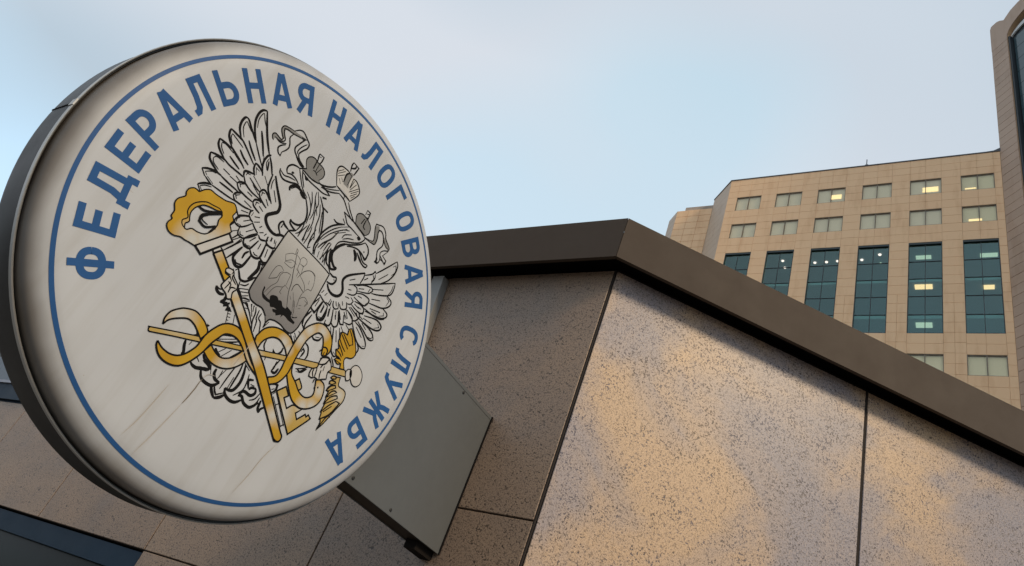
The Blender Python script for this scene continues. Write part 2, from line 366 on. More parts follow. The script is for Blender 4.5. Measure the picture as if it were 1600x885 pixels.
_lift = [0]
def plate(poly, lift, name, m, parent, holes=None):
    loops = [[Vector((0, a, b)) for a, b in poly]] + [[Vector((0, a, b)) for a, b in h] for h in (holes or [])]
    tris = tessellate_polygon(loops); flat_ = [p for l in loops for p in l]
    mb = MB().add([(FX + lift, CY + p.y, CZ + p.z) for p in flat_], [tuple(t) for t in tris])
    return part(mb, name, m, parent, flat=True)
def spline(pts, sub=5):
    """Catmull-Rom with breaks at sharp corners"""
    P = [Vector(p) for p in pts]
    if len(P) < 3: return P
    runs = [[P[0]]]
    for i in range(1, len(P) - 1):
        runs[-1].append(P[i]); a = P[i] - P[i - 1]; b = P[i + 1] - P[i]
        if a.length and b.length and a.angle(b) > R(72): runs.append([P[i]])
    runs[-1].append(P[-1]); out = [P[0]]
    for run in runs:
        if len(run) < 3: out += run[1:]; continue
        e = [run[0] * 2 - run[1]] + run + [run[-1] * 2 - run[-2]]
        for i in range(1, len(e) - 2):
            for s in range(1, sub + 1):
                t = s / sub; a, b, c, d = e[i - 1:i + 3]
                out.append(.5 * ((2 * b) + (c - a) * t + (2 * a - 5 * b + 4 * c - d) * t * t + (3 * b - a - 3 * c + d) * t ** 3))
    return out
def ribbon(mb, P, w, lift, taper=0.):
    """flat ink line of width w along the 2D points P (metres on the face)"""
    Q = [P[0]]
    for p in P[1:]:
        if (p - Q[-1]).length > 1e-5: Q.append(p)
    if len(Q) < 2: return
    n = len(Q); k = len(mb.v); _lift[0] = (_lift[0] + 1) % 60; L = FX + lift + _lift[0] * 6e-7
    for i, p in enumerate(Q):
        a = (Q[i] - Q[i - 1]).normalized() if i else None; b = (Q[i + 1] - Q[i]).normalized() if i < n - 1 else None
        t = a if b is None else b if a is None else (a + b)
        if t.length < .2: t = b
        t = t.normalized(); m_ = 1 / max(.6, abs(t.dot(b or a))); nn = Vector((-t.y, t.x))
        u = i / (n - 1); ww = w * (1 - taper * (abs(2 * u - 1) ** 3)) * .5 * m_
        for sg_ in (1, -1): q = p + nn * ww * sg_; mb.v.append((L, CY + q.x, CZ + q.y))
    for i in range(n - 1): mb.f.append((k + 2 * i, k + 2 * i + 1, k + 2 * i + 3, k + 2 * i + 2))

# ---- lettering: each letter from strokes, cap height 104 mm
ST = .0185
def arc(cx, cy, rx, ry, a0, a1, n=16, pw=1.):
    o = []
    for i in range(n + 1):
        a = R(a0 + (a1 - a0) * i / n); c, s = math.cos(a), math.sin(a)
        o.append((cx + rx * math.copysign(abs(c) ** pw, c), cy + ry * math.copysign(abs(s) ** pw, s)))
    return o
GL = {
 'Ф': [[(0, -4), (0, 108)], arc(0, 52, 33, 27, 0, 360, 32, .85)],
 'Е': [[(-24, 0), (-24, 104)], [(-24, 94.5), (34, 94.5)], [(-24, 53), (26, 53)], [(-24, 9.5), (34, 9.5)]],
 'Д': [[(-26, 11), (-17, 40), (-15, 94.5), (24, 94.5), (24, 11)], [(-44, 11), (44, 11)], [(-35, 3), (-35, -13)], [(35, 3), (35, -13)]],
 'Р': [[(-25, 0), (-25, 104)], [(-25, 94.5), (2, 94.5)] + arc(2, 69.5, 25, 25, 90, -90, 12)[1:] + [(-25, 44.5)]],
 'А': [[(-31, 0), (-3, 104)], [(31, 0), (3, 104)], [(-22, 27), (22, 27)]],
 'Л': [[(25, 0), (25, 94.5), (-9, 94.5), (-11, 50), (-16, 22), (-24, 11), (-37, 9)]],
 'Ь': [[(-25, 0), (-25, 104)], [(-25, 9.5), (2, 9.5)] + arc(2, 34.5, 25, 25, -90, 90, 12)[1:] + [(-25, 59.5)]],
 'Н': [[(-26, 0), (-26, 104)], [(26, 0), (26, 104)], [(-26, 53), (26, 53)]],
 'Я': [[(25, 0), (25, 104)], [(25, 94.5), (-2, 94.5)] + arc(-2, 71, 23.5, 23.5, 90, 270, 12)[1:] + [(25, 47.5)], [(0, 47), (-26, 0)]],
 'О': [arc(0, 52, 28, 43.5, 0, 360, 36, .8)],
 'Г': [[(-21, 0), (-21, 104)], [(-21, 94.5), (32, 94.5)]],
 'В': [[(-25, 0), (-25, 104)], [(-25, 94.5), (4, 94.5)] + arc(4, 74.5, 20, 20, 90, -90, 10)[1:] + [(-25, 54.5)], [(0, 54.5)] + arc(4, 32, 24, 22.5, 90, -90, 12)[0:] + [(-25, 9.5)]],
 'С': [arc(0, 52, 28, 43.5, 42, 318, 30, .8)],
 'У': [[(-32, 104), (0, 38)], [(33, 104), (0, 22), (-8, 11), (-25, 9)]],
 'Ж': [[(0, 0), (0, 104)], [(-43, 104), (-30, 72), (-18, 54), (0, 54)], [(43, 104), (30, 72), (18, 54), (0, 54)], [(-46, 0), (-18, 52)], [(46, 0), (18, 52)]],
 'Б': [[(-25, 0), (-25, 104)], [(-25, 94.5), (25, 94.5)], [(-25, 9.5), (3, 9.5)] + arc(3, 33.5, 24, 24, -90, 90, 12)[1:] + [(-25, 57.5)]],
}
TEXT = [('Ф', -126.2), ('Е', -115.8), ('Д', -106.0), ('Е', -96.6), ('Р', -88.2), ('А', -79.1), ('Л', -69.8), ('Ь', -60.2), ('Н', -50.8), ('А', -40.9), ('Я', -31.8),
        ('Н', -18.6), ('А', -9.3), ('Л', .4), ('О', 9.9), ('Г', 18.4), ('О', 28.0), ('В', 37.8), ('А', 47.8), ('Я', 57.3), ('С', 70.9), ('Л', 80.8), ('У', 90.3), ('Ж', 101.3), ('Б', 112.8), ('А', 122.5)]
for ch, ang in TEXT:
    mb = MB(); al = R(ang)
    ex = Vector((math.cos(al), -math.sin(al))); ey = Vector((math.sin(al), math.cos(al))); o0 = ey * .5495
    for st in GL[ch]:
        ribbon(mb, [o0 + ex * (x / 1000 * .94) + ey * (y / 1000 * 1.0) for x, y in st], ST, .0009)
    part(mb, 'letter', BLUE, face, flat=True)

CREST = """
L 2.75 -353,248 -382,277 -398,303 -403,329 -399,348 -388,358
L 2.75 -388,358 -353,312 -328,284 -298,256
L 1.12 -379,288 -391,312 -393,335 -390,344
L 1.12 -390,344 -373,326 -355,313
L 1.75 -353,248 -327,229 -299,210
L 2.50 -363,293 -341,270 -310,235
L 2.75 -399,220 -419,239 -427,260 -427,277 -423,285
L 2.25 -423,285 -412,283 -393,271 -370,258 -353,248
L 1.12 -392,228 -411,248 -416,266 -415,275
L 1.12 -415,275 -399,268 -385,262
L 2.00 -399,220 -381,215 -355,205 -318,189
L 2.25 -375,234 -352,219 -321,203
L 2.50 -403,174 -425,189 -434,203 -437,215
L 2.25 -437,215 -421,216 -401,217 -386,217
L 1.12 -406,182 -421,194 -425,207
L 1.12 -425,207 -405,205 -374,201
L 2.00 -403,174 -383,169 -358,163 -333,154
L 2.25 -378,189 -356,179 -330,173
L 2.50 -398,127 -422,136 -437,147 -444,163
L 2.25 -444,163 -423,167 -398,170
L 1.12 -406,137 -424,147 -432,159
L 1.12 -432,159 -418,165 -386,163
L 2.00 -399,171 -372,164 -340,158
L 2.00 -390,147 -366,143 -343,140
L 2.50 -387,80 -414,86 -431,94 -439,109
L 2.25 -439,109 -423,117 -399,125 -387,126
L 1.12 -390,88 -414,93 -423,103
L 1.12 -423,103 -417,114 -391,119
L 2.00 -398,127 -373,125 -332,131 -319,132
L 1.88 -381,102 -355,103
L 2.25 -409,41 -429,53
L 2.25 -429,53 -415,66 -394,77 -372,81
L 1.12 -406,48 -416,53
L 1.12 -416,53 -401,69 -388,74
L 2.50 -275,186 -293,209 -300,230 -299,250 -292,261
L 2.25 -293,254 -272,236 -252,214
L 1.12 -275,211 -289,228 -291,246
L 2.25 -278,193 -300,199 -316,199
L 2.25 -295,165 -310,180 -316,199
L 1.12 -292,171 -305,189 -290,189
L 2.50 -321,136 -327,149 -318,158 -299,167
L 1.12 -316,144 -317,152 -305,157
L 2.00 -272,211 -279,225 -286,239
L 2.25 -299,210 -288,203
L 1.25 -308,237 -301,223
L 1.75 -182,324 -212,330 -235,338 -245,351 -242,369 -236,392 -232,403
L 1.75 -181,328 -208,333 -222,345 -218,365 -210,386 -213,403 -230,411 -252,418 -267,411 -280,391
L 1.50 -280,391 -299,384 -316,374 -318,358 -306,345 -295,338 -298,329 -313,329 -325,328 -330,318 -324,308 -317,305
L 1.50 -231,402 -253,392 -277,381 -300,374 -310,367 -302,354 -287,340 -291,328 -304,320 -320,317
L 1.62 -276,380 -279,361 -267,344 -262,331 -265,315 -272,299
L 1.75 -272,299 -269,285 -280,287 -290,299 -287,313 -276,329
L 1.50 -315,319 -295,319 -276,334
L 1.25 -236,392 -246,400 -228,406
L 1.38 -227,339 -231,354 -227,375 -218,397
L 1.75 -225,331 -198,322 -180,324
G 2 -319,357 -316,374 -280,391 -233,407 -231,400 -276,380 -310,367 -293,345 -296,334
G 2 -324,308 -330,318 -325,328 -305,326 -287,333 -294,322 -318,317 -317,305
L 2.25 -393,-3 -410,8
L 2.25 -410,8 -396,26 -379,37
L 1.75 -379,37 -348,43 -319,49 -293,56
L 1.12 -390,2 -402,8
L 1.12 -402,8 -392,21 -374,32
L 1.75 -408,42 -385,37 -379,37
L 1.12 -403,47 -377,42
L 2.00 -373,80 -344,81 -303,85
L 1.75 -353,101 -322,104
L 1.75 -339,117 -322,114
L 2.00 -366,62 -343,66 -315,70
L 3.75 -241,222 -217,200 -184,173 -170,159 -165,139 -177,120 -187,104 -184,90 -167,78 -144,73 -124,78 -107,94
L 2.25 -251,219 -244,190 -236,170 -215,153 -198,141
L 2.00 -217,182 -189,157
L 1.12 -227,176 -236,195 -238,211
L 1.88 -320,137 -307,126 -296,121 -269,118 -235,122
L 1.75 -303,148 -268,140 -252,139
L 1.75 -282,139 -248,129
L 1.50 -297,162 -253,149
L 1.50 -269,192 -241,175
L 2.25 -323,102 -318,113 -305,121 -292,122
L 2.00 -324,103 -309,93 -298,92 -273,93 -249,97
L 1.25 -307,101 -314,108 -303,119
L 1.88 -282,108 -261,109
L 2.25 -311,66 -306,80 -294,90
L 2.00 -311,66 -298,57 -288,58 -261,64 -237,74
L 1.25 -295,64 -304,71 -294,83
L 1.88 -273,79 -242,80
L 2.25 -250,136 -249,149 -241,157 -227,154 -209,144
L 2.00 -250,136 -240,127 -219,120 -203,117
L 1.25 -239,134 -243,146 -234,149
L 1.88 -221,139 -202,127
L 2.25 -249,97 -248,109 -235,118 -226,117
L 2.00 -249,98 -241,91 -227,88 -211,87
L 1.88 -225,104 -205,100
L 1.25 -236,96 -240,106 -230,111
L 1.88 -233,55 -237,69 -232,79
L 1.88 -234,57 -221,50 -211,50
L 1.88 -217,67 -201,78
L 1.12 -227,61 -227,75
L 1.88 -285,45 -274,38 -262,30
L 1.88 -264,28 -248,42 -233,55
L 1.75 -263,49 -240,60
L 1.88 -231,53 -247,41 -259,25 -260,9 -250,5 -235,8 -220,26 -209,48
L 1.12 -254,11 -257,21 -252,30
L 1.12 -249,9 -235,13
L 1.75 -237,29 -221,49
L 1.88 -235,6 -231,-9 -223,-15 -205,-11 -194,11 -178,34
L 1.75 -211,10 -195,34
L 1.12 -227,-2 -221,-9 -209,-6
L 1.88 -202,-9 -199,-21 -187,-30
L 1.75 -203,-10 -189,9 -174,33
L 1.75 -180,6 -174,21
L 1.88 -211,48 -196,40 -177,35
L 1.75 -250,-24 -259,-17 -262,-10 -258,1 -267,8
L 1.50 -249,-23 -235,-7
L 1.50 -234,-38 -227,-20 -227,-12
L 1.50 -252,-26 -234,-41
L 1.75 -208,53 -193,67
L 1.88 -184,53 -179,63
L 1.88 -174,41 -163,51
L 1.88 -156,45 -153,56
L 1.75 -139,40 -142,54
L 1.75 -129,47 -131,61
L 1.75 -119,63 -113,51
L 1.75 -172,33 -160,27 -142,37
L 1.88 -129,26 -138,35 -138,44
L 2.25 -107,94 -96,96
L 2.25 -115,90 -133,104 -137,118 -132,132
L 2.25 -132,132 -121,126 -100,123
L 1.50 -127,120 -126,108
L 1.12 -219,-56 -210,-22 -205,-21
L 3.00 -191,-34 -196,-58 -197,-77 -188,-88 -175,-93 -162,-87 -156,-73 -154,-49 -153,-32
L 1.75 -188,-79 -178,-85 -159,-77
L 2.25 -172,-62 -173,-43 -166,-29
L 2.25 -204,-13 -196,-22 -186,-26 -171,-21 -166,-6 -161,20
L 1.25 -191,-18 -184,-21 -173,-14
L 1.88 -184,-4 -176,19
L 2.50 -168,-22 -153,-32 -137,-30 -127,-19 -129,3 -135,31
L 1.25 -154,-20 -146,-23 -134,-20
L 1.88 -147,-3 -149,18
L 2.75 -124,-19 -109,-23 -98,-14 -99,7 -104,34
L 1.88 -113,-6 -120,21
L 1.75 -121,-22 -112,-31 -100,-25 -95,-18
L 2.25 -141,36 -128,31 -110,35 -102,44
L 1.75 -141,36 -144,52
L 1.75 -126,48 -129,61
L 1.50 -112,62 -104,42
L 1.75 -168,30 -157,27 -142,35
L 1.75 -233,-84 -217,-49 -204,-21
L 1.88 -224,-66 -216,-46 -209,-24
L 2.00 -212,-95 -200,-61 -192,-33
L 1.75 -230,-41 -215,-17
L 3.75 -121,-26 -110,-45 -110,-64 -118,-95
L 2.00 -120,-97 -108,-85 -96,-72
L 1.75 -104,-30 -98,-56
L 1.75 -95,-18 -98,-38
L 2.50 -161,-93 -151,-103 -138,-114 -123,-110 -114,-100 -104,-85
L 1.75 -167,-104 -162,-94
L 2.50 -165,-118 -140,-133 -110,-149 -78,-172
L 1.75 -174,-104 -166,-119
L 3.25 -186,-178 -179,-187 -165,-190 -151,-183
L 1.50 -186,-178 -174,-180 -164,-174
L 1.75 -174,-138 -172,-157 -176,-165 -172,-170 -162,-170
L 1.75 -162,-170 -159,-152 -158,-140
L 1.50 -155,-173 -154,-179 -154,-167 -147,-154
L 1.75 -146,-172 -147,-154 -130,-145
L 2.00 -125,-182 -134,-162 -129,-146
L 1.75 -150,-175 -142,-184 -126,-180
L 3.25 -148,-208 -141,-195 -144,-185
L 3.25 -148,-208 -128,-195
L 3.75 -129,-203 -121,-191
L 2.00 -124,-181 -108,-195
L 1.50 -128,-126 -113,-118 -106,-105
L 1.75 -123,-137 -97,-120
L 1.75 -115,-143 -89,-127
L 1.75 -106,-152 -86,-135
L 1.75 -99,-154 -90,-148 -73,-142
L 1.50 -90,-157 -71,-145
L 1.50 -85,-162 -77,-155 -66,-160
L 1.75 -56,-154 -60,-145
L 1.50 -47,-147 -51,-145
L 1.75 -134,-119 -129,-134 -136,-133
L 2.00 -189,312 -206,307 -219,298 -226,283 -224,271 -216,262
L 1.75 -216,261 -202,271 -183,273 -162,267
B 3 -206,276 -204,283 -196,284 -198,277 -203,275
L 2.00 -243,255 -236,242 -216,235 -191,246 -170,261 -151,265
L 1.50 -238,251 -220,248 -200,259 -179,267
L 3.25 -175,225 -180,235 -173,249 -155,258 -132,256 -111,250
L 1.75 -174,235 -165,250
L 1.50 -191,311 -172,293 -142,268 -109,257
L 1.50 -182,321 -166,299 -140,274
L 2.75 -191,311 -170,333
L 2.00 -177,318 -136,320 -105,330
L 1.75 -175,312 -140,308 -98,314 -71,319 -45,333
L 2.00 -45,333 -76,337 -108,334
G 2 -181,320 -170,333 -105,340 -109,329
G 2 -176,335 -188,353 -188,369 -177,382 -163,386 -152,384 -136,386 -120,385 -107,374 -105,357 -112,338 -126,334 -148,330 -170,327
L 1.50 -174,333 -188,353 -188,369 -177,382 -163,386 -152,384 -136,386 -120,385 -107,374 -105,357 -112,338
B 3 -164,309 -147,312 -143,303 -152,299
L 1.25 -150,348 -139,351 -127,346 -134,349 -127,380
L 3.00 -156,383 -152,353
L 1.75 -143,386 -140,354
L 1.75 -154,386 -161,403 -163,414
L 1.75 -163,414 -143,417 -141,398 -143,386
L 1.25 -161,403 -150,409
L 2.00 -106,331 -81,344 -59,362 -45,379
L 1.75 -91,329 -54,344 -20,371
L 1.25 -77,338 -54,355 -26,379
W 2 -45,385 -66,411 -76,428 -77,444 -68,456 -49,462 -36,464 -19,461 3,464 26,460 43,445 45,423 31,384 -8,392
L 1.75 -46,384 -66,411 -76,428 -77,444 -68,456 -49,462 -36,464 -19,461
L 1.75 -4,461 13,463 35,453 47,433 31,384
L 2.00 -46,384 -16,384 16,385 31,384
L 1.50 -72,428 -56,453
L 1.50 -67,422 -47,453
L 1.50 -62,415 -42,441
L 1.25 -53,413 -38,400
L 1.25 -47,423 -34,413
G 3 -28,411 -38,442 -29,467 -12,473 -11,438 -2,414
L 2.25 -31,416 -37,447 -30,462
L 2.00 2,422 -4,461
L 1.50 -12,421 -17,464
L 1.62 3,420 4,457
L 1.62 7,416 18,454
L 1.62 8,407 34,450
L 1.62 17,409 39,443
L 1.62 20,399 39,431
L 1.62 27,396 36,415
L 1.88 -31,470 -39,493 -39,508
L 1.88 -39,508 -10,509 -11,489 -12,471
L 2.25 -34,483 -22,496 -22,508
L 1.62 -20,371 11,368 44,350
L 1.50 -3,382 8,377
L 1.62 29,378 52,358
L 3.75 -64,305 -49,315
L 3.00 -143,253 -125,248 -113,252
L 2.50 -113,253 -90,232 -76,213 -69,191 -73,174 -80,163 -94,155 -107,153 -115,156
L 2.25 -115,156 -109,145 -91,140 -77,141
L 2.00 -77,141 -88,131 -99,122
L 1.50 -77,141 -73,161 -71,177
L 2.25 -73,302 -46,283 -31,268 -10,236 6,200 7,165 11,147 22,129
L 3.25 -41,281 -16,282
L 3.25 -65,306 -49,315
L 1.25 -122,274 -98,261 -76,238 -66,208 -61,187
L 1.50 -108,289 -88,264 -82,251 -66,219
L 1.25 -88,286 -62,241 -58,209
L 1.38 -89,308 -64,277 -59,248 -42,205 -40,171
L 1.50 -57,280 -36,248 -24,204 -4,168
L 1.38 -36,267 -10,217 -1,200
L 1.75 -49,198 -43,158 -36,132
L 1.38 -53,187 -60,152 -60,131
L 1.38 -36,197 -30,173 -28,147 -28,129
L 1.38 -73,201 -64,174 -64,148 -73,133
L 1.50 -18,202 -18,170 -14,142
L 1.50 -11,177 -13,146 -8,129 0,140
L 1.25 -93,303 -85,282 -63,259 -44,240
L 1.25 -43,147 -41,134 -33,145
L 2.25 -113,88 -133,104 -137,118 -132,132
L 2.25 -132,132 -122,125 -100,123
L 1.50 -127,123 -124,111
L 2.75 -126,75 -116,87 -99,94
L 2.25 7,165 6,200 11,227 23,257 41,281 65,304
L 2.00 16,284 36,284 65,304
L 2.00 46,315 63,307
L 1.75 35,337 52,327 71,314 100,315 138,316
L 1.88 35,337 70,340 99,341 130,339 165,333
B 3 134,308 139,318 152,317 150,307 142,304
L 1.50 12,169 16,209 35,253 57,285
L 1.50 57,285 84,311
L 1.38 18,189 38,238 71,284 95,302
L 1.88 24,159 32,188 50,223 59,264
L 1.50 35,162 42,204 56,239
L 1.38 83,257 87,276 111,298
L 1.38 88,257 106,276 128,291
L 1.62 27,129 17,152 17,174
L 1.50 49,167 50,200 56,209
L 1.62 53,134 59,165 60,210
L 1.50 70,135 66,168
L 1.50 54,264 83,299
L 1.50 49,247 84,286
L 1.75 79,197 80,231 95,253 126,275 155,301 166,325 163,335
L 2.00 81,194 83,216 101,246 125,264 159,296 177,321
L 2.12 177,321 195,317 209,303 214,277 210,269 188,277 163,277 138,266 118,251
B 3 188,288 190,293 195,292 193,287
L 4.50 152,263 169,252 178,237
L 2.00 167,266 188,258 203,252
L 2.00 187,279 211,267
L 3.25 101,163 87,179 82,196 92,228 110,253
L 1.50 96,158 84,176
L 1.50 81,149 67,172 69,199
G 2 100,342 87,365 88,380 103,393 122,395 144,392 162,382 169,360 160,340 133,335 102,337
L 1.50 100,342 87,365 88,380 103,393 122,395 144,392 162,382 169,360 160,340
L 2.50 122,387 119,360
L 1.75 130,391 133,361 147,356
L 2.00 99,341 130,339 160,339
L 1.75 116,402 113,422
L 1.75 113,422 130,423 134,399 123,396
L 2.00 120,410 131,416
L 1.75 165,333 199,341 214,348 213,370 203,393 201,406 214,410 231,402 248,374 240,343 248,322 258,312 254,297
L 1.50 163,335 191,345 201,359 180,399 177,414 209,430 233,420 246,404 278,390 282,377 263,360 256,342 269,325 289,327
L 1.25 229,401 260,381 279,382
G 2 192,344 203,360 178,405 192,418 199,409 213,370 214,349 199,341
G 2 236,399 246,404 278,390 280,377 259,380
L 1.50 1,374 42,352 83,337
L 1.50 31,376 56,358 96,338
L 1.50 238,338 253,312 253,298 266,302 269,318 258,339
L 1.50 262,335 277,329 297,323 297,339 271,343 284,375
B 3 252,297 258,306 268,306 262,298
B 3 291,325 296,342 301,326
L 3.75 149,264 165,256 178,234
L 2.00 167,266 192,253 216,248 231,251 235,263
L 2.00 235,263 210,258 182,272 170,276
L 2.00 201,312 212,298 212,273 196,276
L 3.25 76,198 85,178 99,165 116,156 129,160
L 2.75 129,160 125,151 109,141 94,152 77,177 72,195
L 2.00 116,127 99,140 84,144 70,157 62,175
L 1.38 81,131 68,155 63,183
L 1.38 57,134 51,165
L 1.38 42,132 36,155
L 1.38 69,131 58,161
L 1.38 18,128 18,146
L 2.25 115,128 134,127 148,135
L 2.50 148,135 153,123 149,107 138,99 123,96
L 1.75 142,123 147,119
L 3.50 130,92 146,80 168,77 189,86 199,103 195,120 178,142 178,160 193,184 242,234
L 1.75 243,235 247,215 246,188
L 2.00 208,152 246,184 291,223 341,267 386,307
L 1.88 247,228 272,255 278,273 286,270
L 1.88 286,270 308,309 345,379
L 2.00 345,379 358,364 362,331 350,290 325,254
L 1.12 339,347 349,362 360,341 352,315
L 2.00 309,260 336,308
L 1.50 284,265 292,249 287,222
L 1.25 277,255 289,246 285,231
L 2.25 254,212 265,230
L 2.00 201,167 219,187
L 2.00 386,307 393,287 394,261 378,240 340,213 311,197
L 1.12 383,294 387,270 382,249
L 2.00 305,211 352,246
L 1.62 239,173 266,197 299,213 311,208 302,190 278,174 254,161
L 2.00 252,171 274,186
L 1.75 297,206 296,190
L 1.75 227,165 242,167 251,159 252,145 242,133 219,122
L 2.00 215,137 228,144
L 2.00 378,240 406,239 415,228 408,209 386,188 351,173 323,162
L 1.12 382,235 401,232 398,207
L 2.00 324,181 363,204
L 1.88 251,149 279,167 309,173 319,167 317,150 307,138 280,134 252,133
L 1.88 264,148 285,154
L 1.75 311,146 320,163
L 2.12 390,190 419,188 424,175 406,156 374,143 325,127
L 2.00 338,149 389,170
L 1.12 403,181 410,171 391,155
L 1.88 264,123 292,131 314,130 322,118 313,107 289,103 259,105
L 1.88 269,116 295,115
L 1.62 242,123 259,119 255,103 241,94
L 2.00 220,109 238,115
L 1.75 236,97 248,82 243,70 228,63 214,72
L 2.00 219,87 229,77
L 1.75 208,74 219,55 207,45 194,50 187,64
L 2.00 197,69 208,57
L 1.75 163,39 183,41 180,59
L 1.75 174,41 174,61
L 1.75 126,43 151,36 180,33
L 1.75 146,53 149,67
L 1.75 129,52 133,66
L 1.75 128,38 122,40
L 2.12 134,36 122,-4 128,-16 146,-17 148,7 150,32
L 1.88 135,-1 136,28
L 1.88 154,35 152,-1 158,-19 171,-25 180,-17 181,5 178,33
L 1.88 168,-2 166,24
L 1.75 204,37 219,11
L 1.75 217,44 233,18
L 1.75 248,64 268,45
L 1.75 229,53 252,32
L 1.75 256,78 295,65
L 1.75 261,96 300,90 313,86
L 1.75 247,77 275,54
L 1.75 189,39 201,7
L 2.00 314,97 335,96
L 2.25 294,97 313,86
L 2.12 129,-17 144,-20 147,-5
L 2.50 153,-18 169,-31 186,-19 187,3 178,30
L 1.88 165,-4 162,28
L 1.62 167,-19 179,-15
L 2.12 199,-8 201,-21 219,-17 222,0 204,40
L 1.88 198,5 188,31
L 2.00 222,0 238,-6 250,3 247,19 226,50
L 1.88 222,30 232,19
L 2.00 227,55 255,21 271,26 253,54
L 1.88 269,35 293,43 302,56 286,73 252,77
L 1.62 247,63 272,51
L 2.12 295,62 310,73 316,94 304,104
L 1.88 255,91 297,81
L 2.00 304,104 322,112 320,124
L 1.88 288,117 306,120
L 2.25 242,-5 258,-34 275,-65 285,-78 302,-84 311,-76
L 1.88 265,8 291,-27
L 2.00 258,-8 282,-40
L 1.75 231,-14 246,-30
L 1.12 291,-73 304,-76
L 2.00 298,61 318,44 355,19 389,13 406,21
L 2.00 406,21 398,37 373,53 338,66 312,68
L 2.00 325,57 369,42
L 1.12 389,20 399,26
L 2.00 320,77 362,67 394,58 412,61 421,70
L 2.00 421,70 405,84 374,90 340,89 311,88
L 1.12 387,60 408,67 410,77
L 1.88 339,84 369,77
L 2.25 332,112 389,137 420,135 427,122 413,106 381,95 330,89
L 2.00 334,102 378,111
L 1.12 404,131 417,122 398,106
L 2.12 316,132 362,138 400,149 421,163
L 1.88 350,147 377,153
L 1.75 267,16 299,-1
L 1.75 281,34 308,27
L 2.00 381,-20 380,3 350,23
B 3 374,-21 381,-14 386,-24
L 2.50 130,-80 122,-57 133,-22
L 2.00 143,-86 138,-67 142,-30
L 1.75 125,-77 142,-87 145,-97
L 1.75 121,-119 137,-129
L 1.75 112,-132 136,-148 140,-130
L 1.75 131,-105 145,-110
L 1.50 125,-128 137,-139
L 2.25 115,-182 116,-197 108,-211 91,-216
B 3 90,-218 85,-206 100,-211 112,-207
L 1.75 70,-235 52,-218 49,-199
L 1.75 77,-239 81,-252
L 2.00 174,-118 194,-123 208,-145 207,-165
L 2.00 180,-152 181,-138 190,-144 189,-164
L 1.50 187,-171 187,-150
L 2.25 185,-84 198,-89 216,-80 221,-64
L 1.50 199,-79 214,-71
L 1.75 129,-218 123,-246 123,-264
L 1.50 194,-207 213,-194 233,-177
L 2.75 201,-205 212,-204
L 1.75 295,-90 318,-107 320,-116
L 3.00 -166,-355 -160,-370 -151,-385 -153,-393
L 1.25 -150,-360 -148,-348
L 2.75 -117,-394 -104,-399 -85,-395 -71,-385 -57,-379
L 2.75 -57,-379 -64,-368 -84,-365 -99,-355
L 1.50 -110,-372 -96,-380
L 1.50 -59,-364 -52,-378
L 1.50 -92,-299 -36,-259
L 1.75 -90,-305 -57,-285 -27,-262
L 1.50 -63,-323 -50,-302
L 1.50 -50,-331 -31,-295
L 3.25 -78,-320 -66,-328 -52,-330
L 1.75 -23,-314 -2,-276
L 3.25 -154,-316 -142,-324 -158,-335
B 3 -157,-316 -139,-322 -132,-331 -157,-335 -147,-325
B 3 -147,-286 -139,-283 -142,-281 -131,-281 -137,-289
L 3.25 -88,-279 -71,-267 -53,-259
L 1.50 -112,-210 -97,-243
L 1.25 -107,-218 -99,-215
L 1.25 -103,-227 -94,-223
L 1.25 -101,-237 -94,-233
L 1.50 -75,-232 -87,-208
L 3.25 -149,-207 -134,-201 -131,-206 -120,-199
L 2.75 -120,-199 -118,-212 -107,-207 -115,-201
L 1.62 -89,-162 -77,-159 -55,-169 -23,-196
L 1.62 -62,-147 -37,-176
L 1.50 -52,-145 -43,-162
L 1.62 -43,-144 -33,-161 -27,-186 -10,-213
L 1.50 -28,-144 -22,-170 -15,-177 -5,-209
L 1.50 -15,-147 -15,-165 -1,-173 15,-203
L 1.88 -3,-143 12,-160 15,-179
L 1.62 15,-179 22,-151
L 1.62 29,-298 57,-308
L 1.25 -72,-170 -58,-165
L 3.25 -114,-397 -95,-398 -79,-390 -60,-385
L 3.25 -60,-385 -59,-375 -67,-370 -88,-368
L 3.25 -79,-391 -65,-409 -48,-414 -27,-412 -15,-403 -6,-390
L 3.25 -6,-390 -24,-390 -36,-379 -38,-364
L 1.12 -43,-389 -57,-367
L 3.25 -22,-410 -14,-421 4,-434
L 3.25 4,-434 18,-424 29,-409
L 2.00 -14,-406 -4,-417 5,-423 23,-406
L 1.50 5,-404 7,-356 10,-326
L 1.38 -19,-386 -10,-348
L 1.75 -17,-380 -18,-357
L 3.25 18,-392 29,-406 51,-412 71,-407 86,-391
L 3.25 18,-392 34,-390 46,-380 51,-352 45,-324 35,-300
L 1.62 25,-388 24,-352
L 2.00 32,-387 31,-362 30,-329 25,-301
L 1.50 54,-395 72,-365 70,-339 63,-316
L 3.25 69,-376 71,-384 81,-381 98,-393 120,-394 132,-383 142,-365
L 3.25 70,-378 79,-365 103,-364 114,-351 110,-337
L 2.75 110,-337 94,-343 89,-353
L 2.75 86,-351 74,-336 73,-329 87,-321
L 1.75 85,-337 100,-334
L 1.50 109,-377 124,-363 130,-340
L 1.50 128,-386 136,-370 137,-350
L 3.00 160,-389 150,-378 146,-355
L 2.50 160,-389 160,-377 170,-364
L 1.75 62,-383 72,-365
L 1.88 122,-229 124,-251 121,-265
L 2.75 121,-265 136,-262 140,-243
L 2.75 140,-300 159,-287 169,-286 172,-302 164,-316
L 1.75 158,-308 166,-300
B 3 197,-214 208,-208 216,-198 224,-187 236,-181 222,-205
S 4 -98,121 58,124 117,122 118,95 122,12 121,-73 120,-104 110,-129 89,-135 62,-132 37,-135 19,-144 13,-160 0,-145 -24,-134 -48,-138 -70,-138 -85,-129 -95,-112 -98,-22 -99,95
